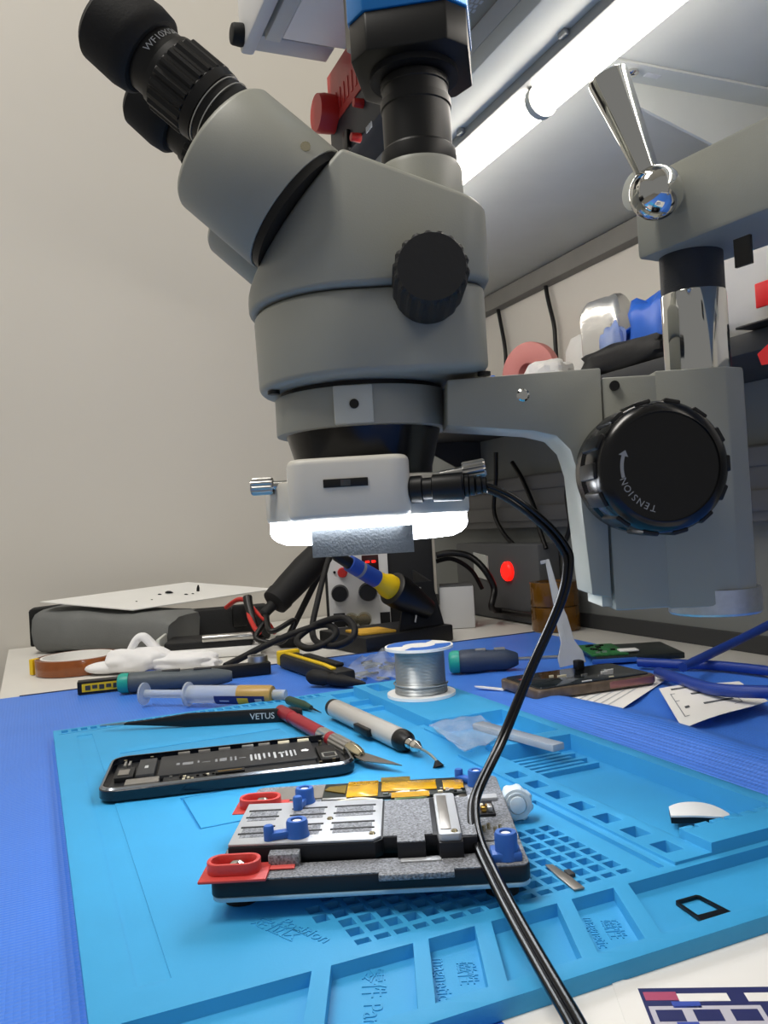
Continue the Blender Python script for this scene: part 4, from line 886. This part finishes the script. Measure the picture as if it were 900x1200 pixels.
# broken phone on papers
X1 = G(582, 812, .012); a = G(576, 800, .008); b = G(630, 821, .008); c = G(771, 800, .008); dr = Vector((c.x-b.x, c.y-b.y, 0)); lw = dr.length
dw = Vector((-dr.y, dr.x, 0)).normalized(); M = dirframe((b.x, b.y, .0075), dr)
t = thing('broken_phone', 'cracked phone with exposed screen glass on the papers', 'phone', (b.x, b.y, .007))
P(M).prism(rrect(0, lw, 0, .062, .007), 0, .0075, 'xy', .0012).done('frame', 'phonebrown', t)
P(M).prism(rrect(lw*.55, lw+.0006, -.0006, .0626, .007), .001, .0068, 'xy', .001).done('rose_edge', 'rosephone', t)
P(M).prism(rrect(.004, lw-.004, .003, .059, .005), .0075, .0086, 'xy', .0003).done('glass', 'brokenglass', t)
for i in range(10): x = .03+random.random()*(lw-.05); y = .004+random.random()*.05; P(M).box(x, x+.003+random.random()*.006, y, y+.0012, .0086, .0092).done('splinter', random.choice(['whitep', 'alloy', 'ivory']), t, smooth=0)
P(M).box(lw*.60, lw*.66, .045, .053, .0086, .0165, .001).done('camera_module', 'black', t)
# white pick and papers
a = G(556, 805, .0062); b = G(592, 809, .0062); P(dirframe(a, b-a)).prism([(0, 0), (.006, -.0022), ((b-a).length, -.0025), ((b-a).length, .0025), (.006, .0018)], 0, .001, 'xy').done('white_pick', 'whitep', smooth=0, label='thin white pick poking out beside the broken phone', cat='pick')
def sheetq(pts, z, amp, ph, th=.0002):
    p0, p1, p2, p3 = [G(x, y, z) for x, y in pts]
    def fn(u, v): q = p0*(1-u)*(1-v)+p1*u*(1-v)+p2*u*v+p3*(1-u)*v; return (q.x, q.y, z+amp*math.sin(3*u+ph)*math.sin(2.5*v+ph)+(.0*u))
    return fn
fn = sheetq(((628, 826), (728, 831), (790, 790), (700, 796)), .0062, .0, 0)
def fn1(u, v):
    q = Vector(fn(u, v)); q.z = .0062; return q
t = thing('printed_paper', 'white printed sheet under the broken phone', 'paper', fn1(.5, .5))
P().sheet(fn1, 8, 8, .0002).done('sheet', 'paper', t)
for i in range(7):
    u = .12+.11*i; c = P()
    c.raw([tuple(Vector(fn1(u, .08))+Vector((0, 0, .0002))), tuple(Vector(fn1(u+.025, .08))+Vector((0, 0, .0002))), tuple(Vector(fn1(u+.025, .8-.08*(i % 3)))+Vector((0, 0, .0002))), tuple(Vector(fn1(u, .8-.08*(i % 3)))+Vector((0, 0, .0002)))], [(0, 1, 2, 3)]); c.done('text_line', 'print', t, smooth=0)
f2 = sheetq(((798, 856), (905, 818), (790, 793), (777, 808)), .012, 0, 0)
def fn2(u, v):
    q = G(772, 806, .012)*(1-u)*(1-v)+G(800, 853, .012)*(1-u)*v+G(866, 796, .012)*u*(1-v)+G(900, 819, .012)*u*v
    return (q.x, q.y, .0115+.001*math.sin(5*u))
t = thing('receipt', 'white receipt with printed table lying on the blue sheet', 'paper', fn2(.5, .5))
P().sheet(fn2, 10, 8, .0002).done('sheet', 'paper', t)
def fline(u0, v0, u1, v1, m='ink'):
    c = P(); c.raw([tuple(Vector(fn2(u, v))+Vector((0, 0, .0003))) for u, v in ((u0, v0), (u1, v0), (u1, v1), (u0, v1))], [(0, 1, 2, 3)]); c.done('print_line', m, t, smooth=0)
for v0 in (.22, .42, .80): fline(.08, v0, .75, v0+.015, 'printgrey')
for u0 in (.08, .75): fline(u0, .22, u0+.01, .80, 'printgrey')
for (u0, v0, l_) in ((.12, .08, .3), (.3, .30, .22), (.6, .35, .1), (.35, .62, .35), (.14, .6, .05), (.82, .2, .12), (.85, .5, .12)): fline(u0, v0, u0+l_, v0+.05)
# circuit board behind
a = G(700, 778, .006); b = G(803, 772, .006); d = G(722, 752, .006); M = dirframe((a.x, a.y, .0065), Vector((b.x-a.x, b.y-a.y, 0))); lw = (b-a).length
t = thing('circuit_board', 'dark circuit board with green corner behind the broken phone', 'circuit board', (a.x, a.y, .005))
P(M).box(0, lw, 0, .07, 0, .0055, .0008).done('shield', 'pcbdark', t); P(M).box(-.004, lw*.38, .004, .066, .0055, .0072, .0003).done('green_board', 'pcbgreen', t)
P(M).box(lw*.30, lw*.52, .010, .022, .0072, .0090, .0008).done('white_label', 'whitep', t); P(M).box(-.005, lw*.45, -.004, .0, .0, .0040, .0008).done('blue_edge', 'bluep', t)
for i in range(14): x = random.random()*lw*.3; y = .006+random.random()*.05; P(M).box(x, x+.004, y, y+.003, .0072, .0085).done('chip', random.choice(['pcbdark', 'black', 'alloy']), t, smooth=0)
# blue cables at the right
cord('blue_cable', [G(748, 776, .010), G(790, 778, .010), G(840, 780, .010), G(905, 787, .010), G(980, 800, .010)], .0042, 'bluecable', 'dark blue cable running right from the circuit board')
cord('blue_cable', [G(800, 782, .017), G(835, 765, .020), G(870, 748, .027), G(905, 730, .036), G(960, 700, .05)], .0040, 'bluecable', 'dark blue cable rising towards the right edge')
P().tube([G(772, 788, .012), G(800, 797, .016), G(840, 808, .018), G(905, 811, .020), G(970, 812, .02)], .0045, 10).done('blue_cable', 'bluecable', label='dark blue cable crossing above the receipt', cat='cable', smooth=1)
# screwdriver with teal end, near the solder reel
def driver(a, b, r, name, label, grip, tealfrac, shaft=0):
    M = dirframe(a, b-a); l_ = (b-a).length
    t = thing(name, label, 'screwdriver', (a.x, a.y, SH))
    P(M).lathe([(r*.55, -.001), (r*.85, .0), (r, .003), (r, l_*tealfrac)], (0, 0, 0), (1, 0, 0), 28).done('end_cap', 'teal', t)
    P(M).lathe([(r*.92, l_*tealfrac), (r*1.02, l_*tealfrac+.002), (r*1.06, l_*.35), (r*.9, l_*.6), (r*.98, l_*.8), (r*.62, l_*.97), (r*.5, l_)], (0, 0, 0), (1, 0, 0), 28).done('grip', grip, t)
    for k in (.38, .66): P(M).box(l_*k, l_*(k+.16), -r*.35, r*.35, r*.88, r*1.06, .0006).done('grip_mark', 'printgrey' if shaft else 'darkgrey', t)
    if shaft: P(M).cyl((l_, 0, 0), (l_+shaft, 0, 0), .0016, n=10).done('shaft', 'steel', t)
    return t
driver(G(527, 776, .0150), G(607, 772, .0150), .0105, 'screwdriver', 'navy screwdriver with teal end right of the solder reel', 'navygrip', .14, .045)
driver(G(139, 801, .0140), G(272, 792, .0125), .0092, 'screwdriver', 'grey screwdriver with teal end behind the syringe', 'greygrip', .09)
# label box
a = G(91, 815, SH); b = G(318, 790, SH); M = dirframe((a.x, a.y, SH+.0004), Vector((b.x-a.x, b.y-a.y, 0))); l_ = (b-a).length
t = thing('blade_box', 'flat black box with yellow label behind the screwdriver', 'box', (a.x, a.y, SH))
P(M).box(0, l_, 0, .014, 0, .0115, .0006).done('box', 'black', t); P(M).box(.004, l_*.30, -.0004, .0, .002, .0095).done('label', 'yellow', t, smooth=0)
for i in range(9): P(M).box(.007+i*.0062, .0115+i*.0062, -.0007, -.0003, .0035+.001*(i % 2), .0078).done('label_mark', 'darkgrey', t, smooth=0)
# syringe
a = G(168, 813, .0146); b = G(322, 814, .0140); M = dirframe(a, b-a); l_ = (b-a).length
t = thing('syringe', 'clear flux syringe with amber paste and dark blue label', 'syringe', (a.x, a.y, SH))
P(M).lathe([(.0095, 0), (.0095, .0016), (.0035, .002), (.0035, l_*.36)], (0, 0, 0), (1, 0, 0), 24).done('plunger', 'clearwhite', t)
P(M).lathe([(.0100, l_*.345), (.0100, l_*.36), (.0074, l_*.365), (.0074, l_*.93)], (0, 0, 0), (1, 0, 0), 28).done('barrel', 'clearwhite', t)
P(M).lathe([(.0076, l_*.74), (.0077, l_*.75), (.0077, l_*.97), (.0070, l_*.985), (.0022, l_*.99), (.0020, l_*1.05)], (0, 0, 0), (1, 0, 0), 28).done('paste', 'syrglue', t)
lv = []; lf = []; 
for i in range(13):
    g = math.radians(-165+11*i)
    for x in (l_*.60, l_*.95): lv.append((x, .00785*math.cos(g+math.pi/2)*-1 if False else .00785*math.cos(g), .00785*math.sin(g)))
lb_ = P(M)
def band(x0, x1, g0, g1, r, m, name):
    v_ = []; f_ = []
    for i in range(11):
        g = math.radians(g0+(g1-g0)*i/10)
        for x in (x0, x1): v_.append((x, r*math.cos(g), r*math.sin(g)))
    f_ = [(2*i, 2*i+1, 2*i+3, 2*i+2) for i in range(10)]; P(M).raw(v_, f_).done(name, m, t)
band(l_*.58, l_*.95, 178, 262, .00795, 'navy', 'label'); band(l_*.75, l_*.83, 190, 250, .0081, 'yellow', 'label_patch'); band(l_*.88, l_*.93, 195, 245, .0081, 'print', 'label_patch'); band(l_*.62, l_*.69, 205, 215, .0081, 'print', 'label_patch')
P(M).lathe([(.0040, l_*.99), (.0044, l_*1.0), (.0040, l_*1.08)], (0, 0, 0), (1, 0, 0), 16).done('nozzle', 'clearwhite', t)
# yellow and black cutter
a = G(326, 776, .010); b = G(394, 799, .010); M = dirframe((a.x, a.y, SH+.0005), Vector((b.x-a.x, b.y-a.y, 0))); l_ = (b-a).length
t = thing('utility_cutter', 'black and yellow cutter handle in front of the coiled cable', 'cutter', (a.x, a.y, SH))
P(M).prism([(0, .0), (l_, 0), (l_, .020), (0, .022)], 0, .014, 'xy', .003).done('body', 'blacksoft', t)
P(M).prism([(-.003, -.001), (.006, -.001), (.006, .023), (-.003, .023)], .002, .017, 'xy', .002).done('end_cap', 'yellow', t)
P(M).prism([(.01, .004), (l_*.75, .004), (l_*.92, .001), (l_*.92, .006), (l_*.7, .009), (.01, .009)], .014, .0158, 'xy', .0004).done('yellow_stripe', 'yellow', t)
P(M).box(l_*.3, l_*.85, .010, .019, .014, .0175, .0015).done('slider', 'rubber', t)
# black pen iron tip
a = G(366, 793, .013); b = G(428, 801, .009); M = dirframe(a, b-a); l_ = (b-a).length
t = thing('pen_iron', 'slim black pen shaped tool beside the yellow cutter', 'pen tool', (a.x, a.y, SH))
P(M).lathe([(.0045, -.004), (.0068, 0), (.0068, .012), (.0045, .018), (.0052, .020), (.0052, l_*.6), (.0024, l_*.9), (.0012, l_)], (0, 0, 0), (1, 0, 0), 20).done('body', 'rubber', t)
# bag of bits
fq = [(398, 803), (470, 803), (468, 771), (425, 772)]
def bits(u, v): q = G(*fq[0], SH)*(1-u)*(1-v)+G(*fq[1], SH)*u*(1-v)+G(*fq[2], SH)*u*v+G(*fq[3], SH)*(1-u)*v; return (q.x, q.y, SH+.006+.004*math.sin(9*u)*math.sin(5*v)+.002*math.sin(17*u+4*v))
t = thing('bit_bag', 'clear bag of silver bits left of the solder reel', 'bag', bits(.5, .5))
P().sheet(bits, 22, 14, .0005).done('film', 'bag', t, smooth=1)
for i in range(16):
    u, v = .1+random.random()*.7, .15+random.random()*.6; p = Vector(bits(u, v)); p.z = SH+.0022; q = Vector(bits(min(1, u+.22), v+random.uniform(-.1, .1))); q.z = SH+.0024
    P().cyl(p, q, .0013, n=8).done('bit', random.choice(['foil', 'bladesteel', 'steel']), t)

# ================================================================ far left pile
Lp = fa(-.460, 1.11, .069); Np = fa(-.326, 1.07, .0545); Rp = fa(-.161, 1.20, .061); Fp = Lp+Rp-Np
t = thing('white_plate', 'thin white plate with loose screws lying on the grey pouch', 'plate', (Lp+Rp)/2)
nrm = (Np-Lp).cross(Rp-Lp).normalized()
if nrm.z < 0: nrm = -nrm
nrm = nrm*.0012
P().raw([Lp, Np, Rp, Fp, Lp+nrm, Np+nrm, Rp+nrm, Fp+nrm], [(0, 1, 2, 3), (4, 5, 6, 7), (0, 1, 5, 4), (1, 2, 6, 5), (2, 3, 7, 6), (3, 0, 4, 7)]).done('sheet', 'boardwhite', t, smooth=0)
def onplate(x, y):
    d = ray(x, y); n_ = nrm.normalized(); q = Lp+nrm; return CAM+d*((q-CAM).dot(n_)/d.dot(n_))
wh = ('leftmost tiny dark screw on the white plate', 'tiny dark screw second from left on white plate', 'small dark clip among screws on the white plate', 'largest flat dark bit on the white plate', 'small dark bit right of the largest on white plate', 'upright dark screw at the right end of white plate', 'tiny dark crumb left of the upright screw on plate')
for i, ((x, y), s) in enumerate(zip(((160, 705), (178, 703), (187, 697), (198, 695), (218, 697), (232, 693), (226, 696)), (.0018, .0018, .0030, .0060, .0030, .0024, .0022))):
    q = onplate(x, y); h = s*.5 if i != 5 else .009
    P().lathe([(s*.5, 0), (s*.9, .0004), (s*.9, h*.5), (s*.4, h)], q, (0.1, 0, 1), 12).done('loose_screw', 'black', label=wh[i], cat='screw', group='loose screws on the white plate')
# grey pouch under it
a = G(36, 768, 0); b = G(196, 768, 0); ax_ = Vector((b.x-a.x, b.y-a.y, 0)); l_ = ax_.length; M = dirframe((a.x, a.y, 0), ax_)
t = thing('grey_pouch', 'soft grey fabric pouch under the white plate', 'pouch', (a.x, a.y, 0))
v_ = []; f_ = []; nn = 20; mm = 12
for k in range(mm+1):
    u = k/mm; hgt = (.062-.0145*u)*(1 if 0 < k < mm else .93); ro_ = []
    for i in range(nn):
        g = 2*math.pi*i/nn; cx = math.copysign(abs(math.cos(g))**.55, math.cos(g)); sy = math.copysign(abs(math.sin(g))**.55, math.sin(g))
        v_.append((u*l_+.004*sy*math.sin(g*2), .05-.05*cx*(1 if 0 < k < mm else .94), hgt*(.5+.5*sy)+.0006+.0018*math.sin(u*14+i)*(sy > -.9)*(sy < .9)))
for k in range(mm):
    for i in range(nn): f_.append((k*nn+i, k*nn+(i+1) % nn, (k+1)*nn+(i+1) % nn, (k+1)*nn+i))
f_ += [tuple(range(nn)), tuple(range(mm*nn, (mm+1)*nn))]
P(M).raw(v_, f_).done('body', 'pouch', t, smooth=1)
P(M).prism([(.0, .0), (-.022, .030), (-.020, .045), (.0, .098), (.004, .05)], .010, .060, 'xy', .003).done('dark_end', 'pouchdark', t)
M2 = dirframe((b.x, b.y, 0), fa(1, .25, 0)-fa(0, 0, 0))
t = thing('carry_case', 'black open case in the shadow under the white plate', 'case', b+Vector((.05, .06, 0)))
P(M2).box(.026, .135, .065, .10, .0005, .046, .004).done('shell', 'pouchdark', t); P(M2).box(.085, .105, .055, .066, .02, .05, .003).done('latch', 'black', t)
# red and black leads under plate's right end
cord('red_lead', [PW(*c) for c in ((265, 712, 1.08), (278, 703, 1.06), (290, 705, 1.04), (292, 722, 1.02), (298, 735, 1.0), (304, 742, .99))], .0030, 'redknob', 'red test lead curling under the white plate', 'test lead')
cord('red_lead', [PW(*c) for c in ((296, 712, 1.04), (305, 722, 1.02), (316, 732, 1.0), (322, 742, .99))], .0024, 'redknob', 'short red test lead beside the hot air cord', 'test lead')
P().tube([PW(290, 700, 1.04), PW(292, 712, 1.03), PW(300, 738, 1.01), PW(308, 750, 1.0)], .006, 10, r1=.004).done('black_probe', 'black', label='black test probe between the red leads', cat='test probe', smooth=1)
# white tray with black case and metal tube
a = G(192, 776, 0); b = G(300, 768, 0); M = dirframe((a.x, a.y, .0005), Vector((b.x-a.x, b.y-a.y, 0))); l_ = (b-a).length
t = thing('white_tray', 'white flat tray holding a black insert and metal tube', 'tray', (a.x, a.y, 0))
P(M).box(-.01, l_+.006, 0, .075, 0, .011, .002).done('tray', 'whitep', t); P(M).box(.0, l_-.004, .006, .07, .011, .020, .002).done('insert', 'blacksoft', t)
P(M).box(-.008, -.004, .002, .07, .011, .026, .001).done('rim', 'shelfmetal', t)
P(M).cyl((l_*.42, .006, .0225), (l_*.98, .006, .0225), .0045, n=18, bev=.0008).done('metal_tube', 'steel', t)
P().lathe([(.010, 0), (.010, .018), (.007, .018), (.007, .002)], G(303, 789, SH), (0, 0, 1), 24).done('metal_cup', 'alloy', label='small metal cup at the end of the black box', cat='cup')
# kapton roll
c = G(92, 786, 0)
t = thing('amber_tape', 'flat roll of amber tape on the white desk', 'tape', (c.x, c.y, 0))
P().ring((c.x, c.y, .0006), (0, 0, 1), .046, .040, .0170, 56, bev=.0006).done('roll', 'amber', t); P().ring((c.x, c.y, .0006), (0, 0, 1), .0400, .0375, .0172, 56).done('core', 'whitep', t)
e = Vector((c.x, c.y, 0))+(-R0*.0445)+(-FW0*.010); P(rotz(-.5-YAW, e)).box(-.003, .003, -.006, .004, .0006, .0180, .0006).done('yellow_tab', 'yellow', t)
# glove
c = G(184, 788, 0)
t = thing('white_glove', 'crumpled white cotton glove on the desk beside amber tape', 'glove', (c.x, c.y, 0))
GM = dirframe((c.x, c.y, .0006), fa(1, -.1, 0)-fa(0, 0, 0))
blob(GM @ Matrix.Translation((-.020, .004, 0)), .040, .022, .0135, .10, 31, n=40, p=2.3).done('palm', 'glove', t, smooth=1)
blob(GM @ Matrix.Translation((.026, .002, 0)), .040, .018, .0105, .12, 33, n=40, p=2.3).done('cuff', 'glove', t, smooth=1)
P(GM).tube([(-.034, .010, .020), (-.026, .012, .034), (-.018, .012, .037), (-.010, .012, .030), (.0, .010, .020)], .0065, 14, 8, flat=.7).done('folded_finger', 'glove', t, smooth=1)
blob(GM @ Matrix.Translation((.050, .002, 0)) @ Matrix.Rotation(-.3, 4, 'Z'), .022, .011, .007, .1, 35, p=2.3).done('finger', 'glove', t, smooth=1)
c2 = G(128, 790, 0); P().sphere((0, 0, 0), 1, n=20, M=Matrix.Translation((c2.x, c2.y, .0075)) @ Matrix.Rotation(-.3, 4, 'Z') @ Matrix.Diagonal((.026, .014, .0070, 1))).done('finger', 'glove', t, smooth=1)
P().tube([PW(163, 783, G(163, 783, .005).dot(FW0)), G(170, 787, .003), G(185, 789, .003)], .003, 8).done('blue_cuff', 'handblue', t, smooth=1)

# ================================================================ leaflet and paper at the front
a = G(640, 1188, .0045); b = G(836, 1123, .0045)
def lf_(u, v): x = .118+.19*u; y = .2250-.14*v; return (x, y, .00412)
P().sheet(lf_, 2, 2, .0002).done('white_sheet', 'paper', label='blank white sheet in front of the repair mat', cat='paper')
KM = dirframe((G(752, 1158, .0052).x, G(752, 1158, .0052).y, .0043), Vector((G(905, 1156, .0052)-G(752, 1158, .0052))))
t = thing('jig_leaflet', 'printed leaflet picturing a dark jig with a pink clamp', 'leaflet', KM @ Vector((.03, -.02, 0)))
def kp(x0, x1, y0, y1, m, name, z=.0002, par=None): return P(KM).box(x0, x1, y0, y1, z, z+.0001).done(name, m, par or t, smooth=0)
P(KM).box(-.008, .085, -.075, .006, 0, .0002).done('sheet', 'paper', t, smooth=0)
kp(-.001, .080, -.065, .001, 'cardblue', 'print_field')
for (x0, x1, y0, y1, m) in ((0, .0095, -.0055, -.0012, 'cardpink'), (.0095, .024, -.0062, -.0022, 'paper'), (.029, .070, -.0065, -.0022, 'paper'), (.0, .0315, -.045, -.0085, 'cardgrey'), (.043, .07, -.05, -.0085, 'cardgrey'), (.007, .015, -.0095, -.0062, 'cardpost')):
    kp(x0, x1, y0, y1, m, 'print_shape', .0003)
for i in range(3):
    for j in range(3): kp(.0015+i*.0105, .0090+i*.0105, -.0160-j*.0095, -.0105-j*.0095, 'cardblue', 'print_slot', .0004)
kp(.006, .012, -.0195, -.0165, 'cardpost', 'print_post', .0005)
